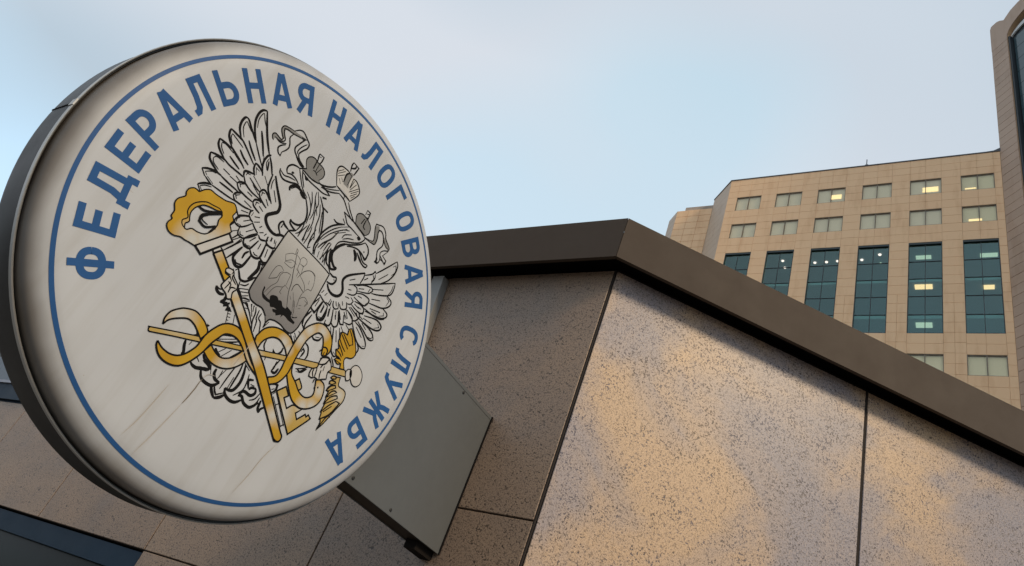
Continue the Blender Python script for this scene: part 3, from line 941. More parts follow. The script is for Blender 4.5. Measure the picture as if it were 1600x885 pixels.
X4 1.62 -98,121 58,124 117,122
X4 1.62 117,122 122,12 121,-73 120,-104 110,-129 89,-135 62,-132 37,-135
X4 1.62 37,-135 19,-144 13,-160
X4 1.75 0,-145 -24,-134 -48,-138 -70,-138 -85,-129 -95,-112 -98,-22 -99,95 -98,121
T -60,55 -43,74 -31,79 -37,99 -30,96 -26,81
T -60,55 -48,38 -29,57 -7,57
T -49,31 -37,31 -16,35 -11,54
T -48,35 -27,49
T2 -30,89 -16,60 -2,28 12,0 23,-34 46,-74
T -6,79 -1,93 14,96 22,86 18,69 6,69
T 1,68 17,71 24,47
T -25,83 -4,77 4,50 24,40 21,24
T 0,46 13,44 15,26
T -63,-47 -65,-22 -62,3 -50,13 -33,8
T -63,-47 -42,-27 -40,-5 -32,5
T2 -62,-47 -40,-25
T -31,3 -19,13 -5,16 1,-22
T -31,3 -35,-11 -31,-36 -42,-61 -49,-93
T -37,-96 -28,-54 -5,-34 -2,-23
T2 24,36 30,59 49,78 70,79 81,64
T 81,64 88,46 90,27 76,23 72,12
T 26,38 56,26 71,8
T 57,79 74,75
T 69,37 65,50
T2 29,-22 27,-4 36,10 60,6 72,4
T 67,2 68,-20 76,-51
T 67,-24 82,-6 102,-10 99,-29
T 68,-57 37,-22
T 4,-56 -5,-54 -5,-34
T 44,-46 34,-38
T -1,-24 16,-26
V 5 -60,-75 -55,-95 -43,-107 -24,-107 -13,-105 -1,-111 29,-87 9,-77 -3,-71 -18,-77 -24,-86 -19,-97 -36,-97 -50,-93 -54,-78
V 5 -16,-101 -3,-86 17,-72 32,-82 45,-81 46,-72 56,-73 72,-76 76,-86 84,-91 101,-93 101,-101 77,-104 64,-102 51,-103 47,-115 44,-106 29,-121 22,-115 30,-112 14,-118 6,-112 21,-104 -6,-106
V 5 79,-85 90,-81 98,-73 98,-78 85,-88
T 53,-42 76,-82
T 58,-39 74,-65 81,-82
T 88,-35 80,-41
T 91,-45 84,-51
T 88,-14 105,-14 101,-31
Y 0 1.25 -269,-396 -270,-392 -269,-388 -264,-385 -141,-325 5,-258 256,-142 375,-92 389,-109 152,-208 59,-251 1,-275 -136,-339 -202,-369 -258,-396 -263,-398 -266,-398
Y 1 1.62 -246,-361 -252,-344 -249,-321 -234,-300 -220,-288 -193,-276 -166,-278 -144,-286 -126,-301 -132,-328 -155,-315 -174,-307 -196,-306 -218,-320 -239,-341
Y 2 1.62 -103,-349 -72,-360 -38,-358 -9,-344 13,-321 27,-294 31,-274 26,-249 17,-237 5,-263 -11,-300 -28,-321 -49,-332 -73,-330 -95,-321
Y 3 1.75 -230,-404 -225,-416 -208,-430 -186,-436 -160,-433 -138,-421 -122,-399 -110,-372 -103,-349 -98,-320 -89,-294 -78,-271 -53,-259 -27,-260 0,-272 31,-291 78,-305 123,-307 77,-295 48,-286 16,-267 -17,-244 -49,-230 -79,-236 -102,-253 -118,-282 -127,-311 -128,-333 -130,-354 -143,-384 -160,-403 -182,-412 -208,-412
Y 4 1.75 11,-212 21,-178 46,-153 79,-141 114,-140 137,-151 156,-168 172,-188 189,-225 223,-242 251,-257 281,-259 302,-243 305,-226 295,-205 288,-190 299,-180 322,-181 336,-197 344,-226 337,-255 314,-281 285,-296 252,-295 228,-284 199,-261 174,-236 152,-208 132,-188 116,-178 88,-171 63,-179 45,-199 38,-219 38,-246 22,-240
Y 5 1.75 122,-287 144,-267 148,-238 144,-208 140,-158 142,-103 153,-69 181,-35 212,-25 246,-33 267,-51 278,-76 276,-94 263,-112 253,-107 242,-82 223,-60 201,-61 185,-84 175,-114 174,-150 174,-175 176,-204 177,-240 164,-278 138,-303
Y 6 1.75 177,-301 199,-271 224,-289 213,-303 242,-324 258,-302 283,-298 297,-293 281,-317 297,-331 318,-300 325,-305 330,-295 340,-300 340,-308 295,-385
Y 6 1.75 217,-238 227,-223 249,-237 252,-246 241,-261
L 1.25 169,-318 178,-305
L 1.50 179,-306 267,-373
L 1.50 177,-321 259,-381
L 1.75 199,-339 208,-327
L 2.25 256,-380 264,-368
K -310,-136 -327,-139 -341,-143 -355,-145 -373,-155 -390,-156 -403,-148 -407,-137 -404,-123 -411,-117 -413,-100 -425,-84 -426,-67 -415,-46 -420,-35 -420,-22 -411,-10 -401,-7 -393,-6 -384,11 -371,23 -353,25 -339,28 -317,34 -303,42 -290,47 -276,39 -272,30 -273,15 -263,6 -264,-11 -252,-22 -252,-35 | -362,-118 -354,-116 -345,-104 -327,-100 -309,-91 -300,-79 -294,-62 -293,-42 -299,-26 -298,-11 -306,-1 -322,-10 -337,-15 -356,-24 -366,-35 -374,-52 -375,-71 -369,-84 -363,-94 -368,-106
X 1.2 -362,-118 -374,-114 -380,-104 -373,-88 -384,-75 -387,-59 -383,-42 -371,-25 -356,-12 -338,-6 -318,1 -306,-1
X 2.5 -368,-40 -351,-38 -334,-28 -306,-5
X 2.5 -302,-6 -333,-37 -346,-53 -342,-71 -318,-72 -295,-48
X 1.1 -331,-39 -340,-53 -337,-62 -316,-62
X 1.8 -300,-78 -296,-58 -290,-54
R 6 2.25 -309,-134 -250,-33 -227,-45 -281,-142
R 6 1.50 -260,-106 -247,-83 -236,-87 -251,-113
Y 7 2.00 -252,-113 -236,-87 -78,-172 10,-225 67,-255 112,-283 257,-387 276,-399 281,-409 279,-419 270,-424 260,-423 246,-416 72,-298 -34,-234 -122,-182
R 8 1.50 -194,-121 -187,-113 -170,-110 -159,-122 -136,-133 -129,-146 -134,-162 -126,-180 -138,-187 -150,-178 -169,-173 -176,-165 -172,-139 -170,-130 -187,-132
X 1.25 -191,-128 -181,-128 -170,-125
X 1.25 -162,-170 -159,-152 -158,-140
X 1.25 -174,-138 -169,-131 -156,-138
X 1.50 -164,-120 -160,-129 -140,-137
X 1.50 -146,-172 -147,-154 -133,-146
X 1.25 -165,-145 -153,-147 -151,-158
X 1.25 -169,-109 -169,-122
Y 9 1.50 303,30 311,39 349,15 376,-13 380,-31 371,-45 351,-56 350,-72 368,-93 350,-102 343,-86 331,-95 311,-90 316,-82 328,-77 311,-76 296,-60 305,-50 288,-29 288,-19 279,-2 289,6 309,10
X 1.50 280,-1 309,-14 340,-29
X 1.50 291,3 318,-7 341,-16
X 1.50 308,30 331,16 351,-4
X 1.50 286,-20 312,-35 334,-43
X 1.50 295,-37 317,-48 335,-59
X 1.50 298,-59 318,-61 333,-67
X 1.50 306,-76 323,-74 337,-78
X 1.50 311,-90 338,-87
X 1.50 339,-13 349,-2
Y 10 1.50 355,-132 372,-124 375,-137 383,-151 410,-149 425,-156 431,-181 421,-216 410,-253 400,-286 387,-316 387,-291 381,-279 377,-282 372,-261 367,-260 367,-233 362,-232 360,-213 356,-209 356,-190 345,-191 346,-178 356,-162 342,-167 340,-158 350,-148 336,-147 341,-137
X 1.62 336,-143 344,-135 355,-132 356,-139 344,-147
X 1.62 341,-166 342,-155 358,-148 365,-150 355,-161
X 1.62 345,-191 353,-170 368,-157 375,-163 351,-190
X 1.62 358,-210 365,-185 378,-173 388,-173 360,-208
X 1.62 363,-231 373,-201 394,-182 403,-187 365,-231
X 1.62 368,-259 384,-226 405,-196
X 1.88 406,-197 421,-195 405,-247 377,-282
X 1.62 376,-255 397,-221
X 1.50 402,-250 413,-255
X 1.50 387,-316 396,-270 405,-253
R 10 1.38 385,-80 399,-76 410,-92 409,-110 399,-118 387,-107 380,-93
R 10 1.25 408,-99 397,-85 395,-68 403,-53 419,-46 439,-51 454,-63 461,-80 460,-97 448,-111 430,-113
R 10 1.50 262,-132 264,-118 275,-104 290,-100 304,-107 319,-126 313,-142 321,-163 304,-175 294,-184 277,-185 267,-193 253,-195 249,-182 251,-168 265,-153
X 1.50 258,-122 271,-111 287,-103 304,-110
X 2.00 274,-137 287,-125 292,-107
X 1.50 257,-164 259,-178 269,-188
X 1.50 266,-155 271,-171 274,-184
X 1.50 285,-151 288,-166 295,-180
X 1.25 289,-133 293,-150
X 2.00 261,-143 280,-133 278,-147
X 1.50 283,-187 296,-204
X 2.50 294,-211 300,-215
X 2.50 306,-202 310,-206
X 1.50 281,-203 279,-190
X 1.75 241,-89 257,-81 269,-86 270,-98
X 2.25 241,-106 247,-91
X 1.50 262,-110 259,-96
Z -58,-413 -60,-427 -60,-442 -62,-459 -64,-476 -66,-487 -68,-497
Z2 -59,-409 -53,-396 -46,-389 -30,-384
Z2 13,-228 7,-270 3,-308 0,-326
Z2 -68,-498 -79,-558 -92,-619 -105,-673
Z2 -131,-475 -138,-535 -146,-592 -160,-648
Z2 278,-429 257,-486 244,-549 225,-616
"""
# ---- the crest, traced on the face in millimetres from the centre
GSPOTS = [(-325, -128, .085), (-275, -90, .09), (-228, -50, .075), (-300, -100, .09), (-128, -151, .045), (-88, -182, .055), (-222, -312, .085), (-15, -350, .07), (15, -322, .06), (38, -262, .055), (209, -368, .05),
          (213, -48, .05), (165, -74, .05), (154, -119, .05), (106, -167, .04), (132, -175, .035), (322, -269, .05), (292, -286, .05), (320, -210, .045), (235, -343, .07), (415, -84, .06), (405, -175, .05)]
GOLD = gold('gold_print', (.40, .225, .009), (.46, .275, .014))
GOLD2 = gold('pale_gold_print', (.40, .27, .06), (.43, .31, .11))
SHIELD = mat('grey_gradient_print', (.25, .24, .23), .42)
def shield_mat():
    m = SHIELD; p = geo(m)
    w = nd(m, 'ShaderNodeVectorMath'); w.operation = 'DOT_PRODUCT'; w.inputs[1].default_value = (0, .05, 1.0); lk(m, p, w.inputs[0])
    b = .05 * CY + CZ
    f = mapr(m, w.outputs['Value'], b - .19, b + .12, 0, 1)
    lk(m, ramp(m, f, [(0, (.13, .125, .12)), (.35, (.18, .165, .155)), (.7, (.32, .31, .29)), (1, (.42, .41, .39))]), bsdf(m).inputs['Base Color'])
shield_mat()
PX = .0031
_lay = [0]
def LAY(): _lay[0] = (_lay[0] + 1) % 12; return _lay[0] * 1.2e-5
lines = MB(); slines = MB(); sthin = MB(); glines = MB(); cr1 = MB(); cr2 = MB()
def pts(t): return [Vector([float(c) / 1000 for c in a.split(',')]) for a in t.split()]
YM = {0: (.00152, GOLD2), 1: (.00162, GOLD), 2: (.00172, GOLD), 3: (.00202, GOLD), 4: (.00172, GOLD), 5: (.00192, GOLD), 6: (.00162, GOLD2), 7: (.00212, GOLD), 9: (.00222, GOLD), 10: (.00182, GOLD2)}
for row in CREST.strip().split('\n'):
    k, rest = row.split(' ', 1)
    if k == 'L': w, t = rest.split(' ', 1); ribbon(lines, spline(pts(t)), float(w) * PX, .00106, .45)
    elif k == 'X4': w, t = rest.split(' ', 1); ribbon(slines, spline(pts(t)), float(w) * PX, .00132)
    elif k == 'X': w, t = rest.split(' ', 1); ribbon(glines, spline(pts(t)), float(w) * PX, .00251, .3)
    elif k in ('T', 'T2'): ribbon(sthin, spline(pts(rest)), (.6 if k == 'T' else .9) * PX, .00139, .3)
    elif k == 'Z': ribbon(cr1, spline(pts(rest)), .9 * PX, .00271, .5)
    elif k == 'Z2': q_ = MB(); ribbon(q_, spline(pts(rest)), .7 * PX, .00271, .8); part(q_, 'crack', CRACK2, face, flat=True)
    elif k in 'GBWSV':
        q, t = rest.split(' ', 1); P = spline(pts(t) + pts(t)[:1])[:-1] if k != 'S' else pts(t)
        m_ = dict(G=CROWN, B=BLACK, W=WHITEP, S=SHIELD, V=BLACK)[k]
        plate(P, dict(G=.00080, B=.00109, W=.00080, S=.00119, V=.00146)[k] + LAY(), dict(G='crown_print', B='ink_spot', W='crown_print', S='shield_print', V='dragon_print')[k], m_, face)
    elif k == 'K':
        a, b = rest.split(' | '); A = spline(pts(a) + pts(a)[:1])[:-1]; B = spline(pts(b) + pts(b)[:1])[:-1]
        plate(A, .00212, 'key_bow_print', GOLD, face, [B])
        ribbon(glines, A + A[:1], 1.2 * PX, .00258); ribbon(glines, B + B[:1], 1.2 * PX, .00258)
    elif k in 'YR':
        q, w, t = rest.split(' ', 2); q = int(q); P = spline(pts(t) + pts(t)[:1], 4)[:-1]
        if k == 'Y': lf, m_ = YM[q]
        else: lf, m_ = (.00231 if q == 8 else .00205, WHITEP)
        plate(P, lf, 'gold_print' if k == 'Y' else 'pale_print', m_, face)
        tmp = MB(); ribbon(tmp, P + P[:1], float(w) * PX, lf + .00003)
        k0 = len(glines.v); glines.v += tmp.v; glines.f += [tuple(i + k0 for i in f) for f in tmp.f]
part(lines, 'eagle_print', BLACK, face, flat=True)['kind'] = 'stuff'
part(slines, 'shield_outline', BLACK, face, flat=True)
part(sthin, 'rider_print', GREYI, face, flat=True)['kind'] = 'stuff'
part(glines, 'key_outline', BLACK, face, flat=True)
part(cr1, 'crack', CRACK, face, flat=True)
# clip where the two ends of the trim meet, and the sheet seam behind it
for (a0, a1, r1, x0, x1) in ((-94.2, -92.6, .7532, SX - .022, SX + .0015), (-93.6, -93.3, .7512, BX + .012, SX - .022)):
    mb = MB()
    for a_ in (a0, a1):
        a = R(a_)
        for r_ in (.7495, r1):
            for x_ in (x0, x1): mb.v.append((x_, CY + r_ * math.sin(a), CZ + r_ * math.cos(a)))
    mb.f += [(0, 1, 3, 2), (4, 6, 7, 5), (2, 3, 7, 6), (0, 4, 5, 1), (0, 2, 6, 4), (1, 5, 7, 3)]
    part(mb, 'trim_clip' if x1 > SX else 'sheet_seam', RIMM if x1 > SX else SOFF, sg)
# seam straps on the drum
for a_ in ():
    mb = MB(); 
    for i in range(2):
        a = R(a_ + i * .9)
        for r_ in (.7505, .753):
            for x_ in (BX + .02, SX - .016): mb.v.append((x_, CY + r_ * -math.cos(R(180) - a), CZ + r_ * math.sin(a)))
    mb.f += [(0, 1, 3, 2), (4, 6, 7, 5), (2, 3, 7, 6), (0, 4, 5, 1), (0, 2, 6, 4), (1, 5, 7, 3)]
    part(mb, 'seam_strap', DRUM, sg)
# bracket box from the drum to the wall
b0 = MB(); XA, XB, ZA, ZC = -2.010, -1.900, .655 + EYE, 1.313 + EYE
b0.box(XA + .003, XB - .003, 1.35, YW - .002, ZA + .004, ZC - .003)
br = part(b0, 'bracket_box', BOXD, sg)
part(MB().box(XB - .003, XB, 1.35, YW - .004, ZA, ZC), 'side_sheet', BOXM, br)
part(MB().box(XA, XA + .003, 1.35, YW - .004, ZA, ZC), 'side_sheet', BOXM, br)
def disc(x, y, z, r, t=.003, n=12):
    mb = MB(); n_ = n
    for xx, rr_ in ((x, r), (x + t * .6, r), (x + t, r * .7)):
        mb.v += [(xx, y + rr_ * math.cos(2 * math.pi * i / n), z + rr_ * math.sin(2 * math.pi * i / n)) for i in range(n)]
    for q in range(2): mb.f += [(q * n + i, q * n + (i + 1) % n, (q + 1) * n + (i + 1) % n, (q + 1) * n + i) for i in range(n)]
    mb.f.append(tuple(range(2 * n, 3 * n))); return mb
for y, z in SCREWS:
    part(disc(XB, y, z + EYE, .0075), 'screw', SCREW, br)
part(MB().box(-1.985, -1.925, 2.33, YW - .003, .622 + EYE, ZA + .004), 'shadow_block', SOFF, br)  # dark block added for the shadow under the bracket box
# folded edges of the bracket sheet, sealant where it meets the stone, a cable loop under the drum
for z0, z1 in ((ZA + .001, ZA + .016), (ZC - .016, ZC - .001)): part(MB().box(XB, XB + .0015, 1.36, YW - .006, z0, z1), 'folded_edge', BOXM, br)
part(MB().box(XB + .0002, XB + .007, YW - .007, YW - .0005, ZA, ZC), 'sealant', SOFF, br)
# leaning brace behind the disc, fixed to the wall above the bracket box
mb = MB()
for (x, y, z) in ((-2.562, 2.455, 2.17), (-2.468, 2.455, 1.50)):
    mb.v += [(x - .08, y - .055, z + EYE), (x, y - .055, z + EYE), (x, y, z + EYE), (x - .08, y, z + EYE)]
mb.f += [(0, 1, 2, 3), (4, 7, 6, 5)] + [(i, i + 4, (i + 1) % 4 + 4, (i + 1) % 4) for i in range(4)]
part(mb, 'brace', painted('light_grey_brace', (.24, .235, .225), .5, 0, .06), sg)

# ------------------------------------------------------------------ far office building
YF = 40.0; XL, XR = -16.42, 2.10; ZR = 45.3
ob = empty('office_building', ((XL + XR) / 2, YF, -EYE), 'tall sandy tiled office block with rows of teal windows behind the roof edge', 'building')
SAND = mat('sandy_facade_tile', (.6, .42, .26), .5)
def tile_mat(m, a, b):
    oi = nd(m, 'ShaderNodeObjectInfo'); p = geo(m)
    base = ramp(m, oi.outputs['Random'], [(0, a), (1, b)])
    mpn = nd(m, 'ShaderNodeMapping'); mpn.inputs['Scale'].default_value = (1, 1, .22); lk(m, p, mpn.inputs[0])
    st = ramp(m, nz(m, 1.4, 4, .62, mpn.outputs[0]), [(.33, (.90, .86, .82)), (.50, (1, 1, 1))])
    lk(m, mixc(m, 1, base, st, 'MULTIPLY'), bsdf(m).inputs['Base Color'])
tile_mat(SAND, (.92, .575, .315), (.94, .60, .335))
TOWT = mat('brown_tower_tile', (.4, .3, .22), .5); tile_mat(TOWT, (.47, .32, .225), (.52, .355, .25))
JOINT = mat('facade_joint', (.62, .40, .235), .9)
CAP = mat('roof_capping', (.09, .09, .10), .6)
TGL = bpy.data.materials.new('teal_window_glass'); TGL.use_nodes = True
def glass_mat(m, tint, refl):
    T = m.node_tree; T.nodes.clear(); o = T.nodes.new('ShaderNodeOutputMaterial'); mx_ = T.nodes.new('ShaderNodeMixShader')
    tr = T.nodes.new('ShaderNodeBsdfTransparent'); tr.inputs[0].default_value = (*tint, 1)
    gl = T.nodes.new('ShaderNodeBsdfGlossy'); gl.inputs['Roughness'].default_value = .04; gl.inputs[0].default_value = (.8, .95, .95, 1)
    mx_.inputs[0].default_value = refl
    T.links.new(tr.outputs[0], mx_.inputs[1]); T.links.new(gl.outputs[0], mx_.inputs[2]); T.links.new(mx_.outputs[0], o.inputs[0])
glass_mat(TGL, (.66, .86, .83), .075)
UGL = bpy.data.materials.new('clear_window_glass'); UGL.use_nodes = True; glass_mat(UGL, (.97, .94, .88), .03)
BLIND = mat('cream_blind', (.92, .90, .80), .8)
BLIND2 = mat('pale_blind', (.95, .93, .74), .8)
FRAME = mat('thin_dark_window_frame', (.26, .20, .14), .5)
DKF = mat('dark_teal_frame', (.035, .05, .05), .5)
ROOM = mat('office_interior', (.36, .42, .42), .9)
def emit(name, col, s):
    m = mat(name, col); b = bsdf(m); b.inputs['Emission Color'].default_value = (*col, 1); b.inputs['Emission Strength'].default_value = s; return m
LAMPW = emit('warm_ceiling_light', (1, .46, .22), 2.4); LAMPC = emit('white_ceiling_light', (1, .52, .48), 3.3); LAMPG = emit('green_tube_light', (1, .86, .66), .75)
PT, GP = .05, .010
core_pts = [(XL + .02, YF + PT + .4)]
wx = [-.25 - 3.08 * (5 - i) for i in range(6)]; WW = 1.93
# joint-coloured backing: strips round the window openings, one mesh
bk = MB(); y0, y1 = YF + PT - .01, YF + .45

def strip(x0, x1, z0, z1): bk.box(x0, x1, y0, y1, z0, z1)
strip(XL, XR, 43.15, ZR - .02)
edges = [XL] + [v for x in wx for v in (x, x + WW)] + [XR + .3]
for i in range(0, len(edges), 2): strip(edges[i], edges[i + 1], -EYE, 43.149)
for x in wx:
    for z0, z1 in ((40.12, 41.65), (37.05, 38.62), (28.0, 29.52), (-EYE, 26.57)): strip(x + .001, x + WW - .001, z0, z1)
part(bk, 'wall_core', JOINT, ob)
def cam_uv(p):
    d = Vector(p) - Vector((0, 0, EYE)); k = d.dot(F)
    return (800 + 1102.55 * d.dot(rr) / k, 442.5 - 1102.55 * d.dot(uu) / k)
def seen(p):
    u, v = cam_uv(p)
    return -20 < u < 1620 and v > -20 and v < 341 + .475 * (u - 983) + 14
hidden = MB()
def tile(x0, x1, z0, z1):
    p = ((x0 + x1) / 2, YF, (z0 + z1) / 2)
    if seen((p[0], p[1], p[2] + EYE)): slab('facade_panel', ob, p[0], YF + rnd.uniform(0, .006), p[2], x1 - x0 - GP, z1 - z0 - GP, PT, SAND, 0, .006)
    else: hidden.box(x0 + GP / 2, x1 - GP / 2, YF, YF + PT, z0 + GP / 2, z1 - GP / 2)
E = EYE
xs = [XL, wx[0]]
for i, x in enumerate(wx): xs += [x + WW / 2, x + WW] + ([wx[i + 1]] if i < 5 else [XR])
zs = [43.15 + i * (ZR - .06 - 43.15) / 3 for i in range(4)]
for a, b in zip(zs, zs[1:]):
    for x0, x1 in zip(xs, xs[1:]): tile(x0, x1, a, b)
P_Z = [43.15 - .7527 * k for k in range(0, 58)]
for i in range(7):
    a = XL if i == 0 else wx[i - 1] + WW; b = wx[i] if i < 6 else XR
    for z1, z0 in zip(P_Z, P_Z[1:]):
        if z1 < 33 and i not in (0, 6): tile(a, (a + b) / 2, z0, z1); tile((a + b) / 2, b, z0, z1)
        else: tile(a, b, z0, z1)
for x in wx:
    for zt, zb, n in ((41.65, 40.12, 2), (38.62, 37.05, 2), (29.52, 28.0, 2), (26.57, 25.1, 2), (25.1, 0, 33)):
        for k in range(n):
            z1 = zt - (zt - zb) * k / n; z0 = zt - (zt - zb) * (k + 1) / n
            tile(x, x + WW / 2, z0, z1); tile(x + WW / 2, x + WW, z0, z1)
# windows
def far_window(x, z0, z1, rows, deep, glass, frame, blind=None, top=0.):
    mb = MB(); t = .045 if rows > 1 else .03; yg = YF + deep
    x1 = x + WW
    mb.box(x, x + t, YF + .02, yg + .05, z0, z1); mb.box(x1 - t, x1, YF + .02, yg + .05, z0, z1)
    mb.box(x + t, x1 - t, YF + .02, yg + .05, z1 - t - top, z1); mb.box(x + t, x1 - t, YF + .02, yg + .05, z0, z0 + t)
    w = part(mb, 'window', frame, ob, at=(x + WW / 2, YF, z0))
    h = (z1 - z0 - 2 * t - top) / rows; xm = x + WW / 2
    part(MB().box(xm - .022, xm + .022, yg - .03, yg + .04, z0 + t, z1 - t - top), 'mullion', frame, w)
    for r in range(rows):
        a = z0 + t + r * h; b = a + h
        if r: part(MB().box(x + t, x1 - t, yg - .029, yg + .039, a - .02, a + .02), 'transom', frame, w)
        for xa, xb in ((x + t, xm - .022), (xm + .022, x1 - t)):
            part(MB().box(xa, xb, yg, yg + .01, a + .02, b - .02), 'pane', glass, w)
            if blind:
                part(MB().box(xa + .01, xb - .01, yg + .10, yg + .115, a + .02, b - .02), 'blind', blind, w)
    return w
for i, x in enumerate(wx):
    for z0, z1 in ((41.65, 43.149), (38.62, 40.119)):
        far_window(x, z0, z1, 1, .06, UGL, FRAME, BLIND2 if i == 5 else BLIND)
    far_window(x, 29.521, 37.049, 5, .13, TGL, DKF, None, .12)
    far_window(x, 26.571, 27.999, 1, .06, UGL, FRAME, BLIND2)
# lit patches seen through the upper windows: ceiling light shining past the blind
LAMPL = emit('lit_blind', (1, .82, .45), .95)
LITS = [(-8.56, -7.83, 42.1, 42.55, LAMPL), (-2.55, -1.6, 41.97, 42.45, LAMPL), (-0.02, 0.61, 41.91, 42.01, LAMPL), (0.12, 0.84, 38.84, 39.02, LAMPL)]
for x0, x1, z0, z1, m_ in LITS:
    part(MB().box(x0, x1, YF + .145, YF + .155, z0, z1), 'lit_blind_gap', m_, ob)
# storeys behind the tall windows
rm = MB()
for z in (37.06, 33.98, 30.97, 29.50): rm.box(XL + .3, XR, YF + .455, YF + 7, z, z + .25 if z != 29.50 else z + .02)
rm.box(XL + .3, XR, YF + 7, YF + 7.2, 29.5, 37.3)
for x in [XL + .3] + [x - .6 for x in wx[1:]] + [XR]: rm.box(x - .05, x + .05, YF + .456, YF + 6.99, 29.53, 37.05)
part(rm, 'office_floors', ROOM, ob)
for (x, y, z, w_, d_, m_) in LAMPS:
    mb = MB()
    if w_ < .3:
        n = 10; mb.prism([(x + w_ * math.cos(i * 2 * math.pi / n), y + w_ * math.sin(i * 2 * math.pi / n)) for i in range(n)], z - .05, z - .004)
    else: mb.box(x - w_ / 2, x + w_ / 2, y - d_ / 2, y + d_ / 2, z - .05, z - .004)
    part(mb, 'ceiling_light', dict(W=LAMPW, C=LAMPC, G=LAMPG)[m_], ob)
# body, chamfered left corner and lower left wing
ch = 1.95
ZL = 44.25
body = MB().prism([(XL + .03, YF + .46), (XR + .3, YF + .46), (XR + .3, YF + 22), (XL - ch + .05, YF + 22), (XL - ch + .05, YF + ch + .05)], -EYE, 29.4)
part(body, 'lower_body', JOINT, ob)
part(MB().prism([(XL + .06, YF + 7.3), (XR + .3, YF + 7.3), (XR + .3, YF + 22), (XL - ch + .06, YF + 22), (XL - ch + .06, YF + 7.3)], 29.4, ZR - .1), 'rear_body', JOINT, ob)
part(MB().prism([(XL + .06, YF + .45), (XL + .3, YF + .45), (XL + .3, YF + 7.3), (XL - ch + .06, YF + 7.3), (XL - ch + .06, YF + ch + .06)], 29.4, ZR - .1), 'corner_body', JOINT, ob)
part(MB().prism([(XL + .3, YF + .46), (XR + .3, YF + .46), (XR + .3, YF + 7.3), (XL + .3, YF + 7.3)], 37.35, ZR - .1), 'upper_body', JOINT, ob)
cn = Vector((-s2, -s2, 0))
SHADET = mat('shaded_chamfer_tile', (.5, .41, .34), .5); tile_mat(SHADET, (.60, .44, .31), (.63, .465, .33))  # facade tile again, shade of the faces turned from the sun in its colour
clen = ch / s2
for k in range(40):
    z1 = ZR - .06 - .7527 * k
    for h_ in range(2):
        s_ = clen * (h_ + .5) / 2
        slab('facade_panel', ob, XL - s2 * s_, YF + s2 * s_, z1 - .376, clen / 2 - .008, .7527 - .010, .05, SHADET, R(-45), .004)
        if k > 14: break
YW2 = YF + ch
wing = MB().prism([(XL - ch + .04, YW2 + .05), (-21.50, YW2 + .05), (-22.6, YW2 + 1.15), (-22.6, YW2 + 14), (XL - ch + .04, YW2 + 14)], -EYE, ZL - .02)
part(wing, 'wing_core', JOINT, ob)
for k in range(16):
    z1 = ZL - .75 * k
    for j in range(3):
        x0 = -21.5 + j * 1.03
        if j == 2 : x1 = XL - ch - .01
        else: x1 = x0 + 1.03
        slab('facade_panel', ob, (x0 + x1) / 2, YW2 + rnd.uniform(0, .006), z1 - .375, x1 - x0 - .02, .725, .05, SAND, 0, .006)
    slab('facade_panel', ob, -21.5 - .55, YW2 + .55, z1 - .375, 1.1 / s2 - .02, .725, .05, SHADET, R(-45), .006)
part(MB().prism([(XL - ch - .02, YW2 + .12), (-20.85, YW2 + .12), (-21.0, YW2 + .4), (-21.0, YW2 + 12), (XL - ch - .02, YW2 + 12)], ZL - .01, ZL + .48), 'wing_parapet', painted('weathered_parapet', (.45, .36, .29), .8, 0, .2), ob)
capm = MB()
capm.prism([(XL - .03, YF - .04), (XR + .1, YF - .04), (XR + .1, YF + 8), (XL - ch - .04, YF + 8), (XL - ch - .04, YF + ch - .02)], ZR - .058, ZR + .03)
part(capm, 'roof_capping', CAP, ob)
part(MB().add([(x, y, z) for y in (YF - .045, YF + .5) for x, z in ((1.35, ZR + .031), (1.75, ZR + .06), (XR + .12, ZR + .34), (XR + .12, ZR + .031))], [(0, 1, 2, 3), (4, 7, 6, 5), (0, 4, 5, 1), (1, 5, 6, 2), (2, 6, 7, 3), (3, 7, 4, 0)]), 'capping_step', CAP, ob)
mb = MB().box(-6.33, -6.27, YF + .3, YF + .36, ZR + .02, ZR + 1.05); mb.box(-6.41, -6.19, YF + .31, YF + .35, ZR + .45, ZR + .49)
an = part(mb, 'antenna', CAP, ob)

# ------------------------------------------------------------------ corner tower with arched glazing
P0 = Vector((XR, YF, 0)); TD = Vector((s2, -s2, 0)); TN = Vector((s2, s2, 0))
tw = empty('glazed_tower', (P0.x + TD.x * 4.6, P0.y + TD.y * 4.6, -EYE), 'brown tiled tower with a tall arched blue glass bay at the right edge', 'tower')
def T(s, dep): p = P0 + TD * s + TN * dep; return (p.x, p.y)
TL, SA, SB = 9.2, 1.38, 7.82
def tower_plane(poly, d0, d1, name, m, holes=None):
    loops = [[Vector((a, b, 0)) for a, b in poly]] + [[Vector((a, b, 0)) for a, b in h] for h in (holes or [])]
    tris = tessellate_polygon(loops); fl = [p for l in loops for p in l]; n = len(fl); mb = MB()
    for d in (d0, d1): mb.v += [(*T(p.x, d), p.y) for p in fl]
    mb.f += [tuple(t) for t in tris] + [tuple(i + n for i in t[::-1]) for t in tris]
    k = 0
    for l in loops:
        q = len(l); mb.f += [(k + i, k + (i + 1) % q, n + k + (i + 1) % q, n + k + i) for i in range(q)]; k += q
    return part(mb, name, m, tw)
mid = (SA + SB) / 2; RA = (SB - SA) / 2
arch = [(SA, 0.5)] + [(SA, 57.3)] + [(mid - RA * math.cos(R(a)), 57.3 + 1.75 * math.sin(R(a))) for a in range(10, 180, 10)] + [(SB, 57.3), (SB, .5)]
top = [(0, 60.0), (.12, 60.33), (.62, 60.33), (.9, 60.15), (1.25, 59.75), (1.5, 59.95), (1.9, 60.25), (2.6, 60.42), (mid, 60.6)]
top += [(TL - a, b) for a, b in top[-2::-1]]
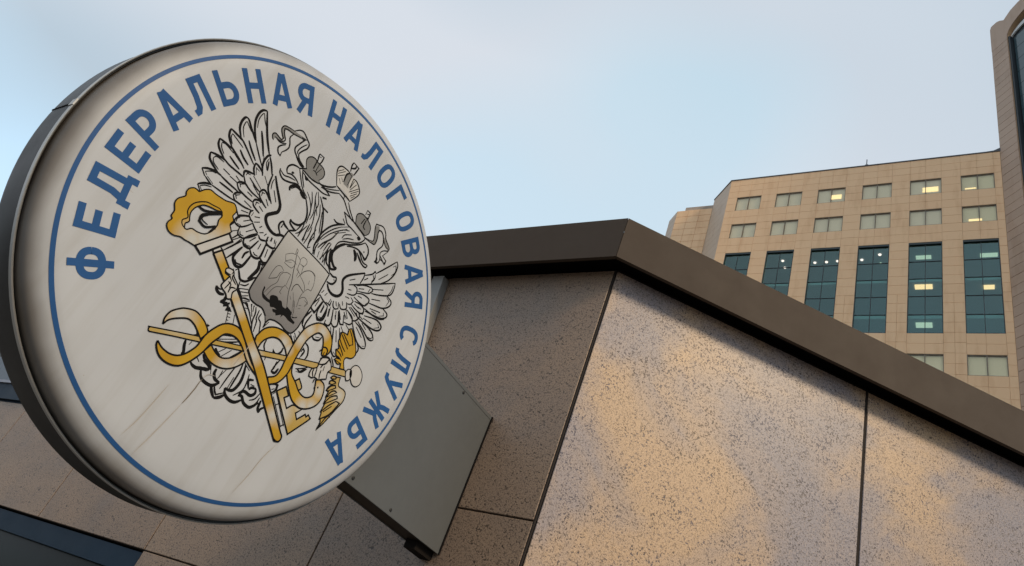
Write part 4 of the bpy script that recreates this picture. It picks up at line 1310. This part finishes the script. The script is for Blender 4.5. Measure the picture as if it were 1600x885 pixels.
tower_plane([(0, -EYE)] + top + [(TL, -EYE)], .055, .6, 'wall_core', JOINT, [arch])
# facing above the pier rows: one curved coping piece, then rows of panels down both piers
tower_plane([(0, 57.0), (SA - .0, 57.0)] + [(a, b) for a, b in arch[1:-1]] + [(SB, 57.0), (TL, 57.0)] + top[::-1], 0, .05, 'arch_panel', TOWT)
for k in range(74):
    z1 = 57.0 - .7527 * k
    for s0, s1 in ((0, SA), (SB, TL)):
        p = T((s0 + s1) / 2, rnd.uniform(0, .008)); slab('facade_panel', tw, p[0], p[1], z1 - .376, s1 - s0 - .012,   .7527 - .022, .05, TOWT, R(-45), .006)
TBL = mat('blue_tower_glass', (.045, .085, .10), .12)
TFR = mat('dark_tower_frame', (.02, .028, .034), .5)
nb_p = 5; pw = (SB - SA - .5) / nb_p
wn = MB()
x0_, x1_ = SA + .001, SB - .001
wn.add([], [])
def tbox(mb, s0, s1, d0, d1, z0, z1):
    return mb.add([(*T(s, d), z) for z in (z0, z1) for d in (d0, d1) for s in (s0, s1)], [(0, 2, 3, 1), (4, 5, 7, 6), (0, 1, 5, 4), (2, 6, 7, 3), (0, 4, 6, 2), (1, 3, 7, 5)])
tbox(wn, SA + .001, SA + .16, .10, .55, .5, 57.3); tbox(wn, SB - .16, SB - .001, .10, .55, .5, 57.3)
win = part(wn, 'window', TFR, tw)
part(tbox(MB(), SA + .16, SB - .16, .46, .50, .5, 58.6), 'glass_backing', TFR, win)
for k in range(38):
    z1 = 57.15 - 1.47 * k
    if z1 < 18: break
    for j in range(nb_p):
        s0 = SA + .20 + j * pw
        part(tbox(MB(), s0 + .02, s0 + pw - .02, .40, .44, z1 - 1.43, z1), 'pane', TBL, win)
tb_ = MB(); 
lt = [(SA + .03, 57.3)] + [(mid - (RA - .03) * math.cos(R(a)), 57.3 + 1.15 * math.sin(R(a))) for a in range(10, 180, 10)] + [(SB - .03, 57.3)]
lb = [(SA + .03, 57.18)] + [(mid - (RA - .03) * math.cos(R(a)), 57.18 + .75 * math.sin(R(a))) for a in range(10, 180, 10)] + [(SB - .03, 57.18)]
tower_plane(lt + lb[::-1], .30, .42, 'arch_trim', mat('pale_arch_trim', (.75, .76, .76), .5))
part(tbox(MB(), SA + .1, SB - .1, .52, .58, 57, 59.2), 'arch_backing', TFR, tw)
bd = MB().prism([T(.02, .6), T(TL - .02, .6), T(TL - .02, 10), T(.02, 10)], -EYE, 59.6); part(bd, 'tower_body', JOINT, tw)

if hidden.v:
    o = part(hidden, 'facade_panels_out_of_view', SAND, ob); o['kind'] = 'stuff'
ob.location.z += EYE; tw.location.z += EYE
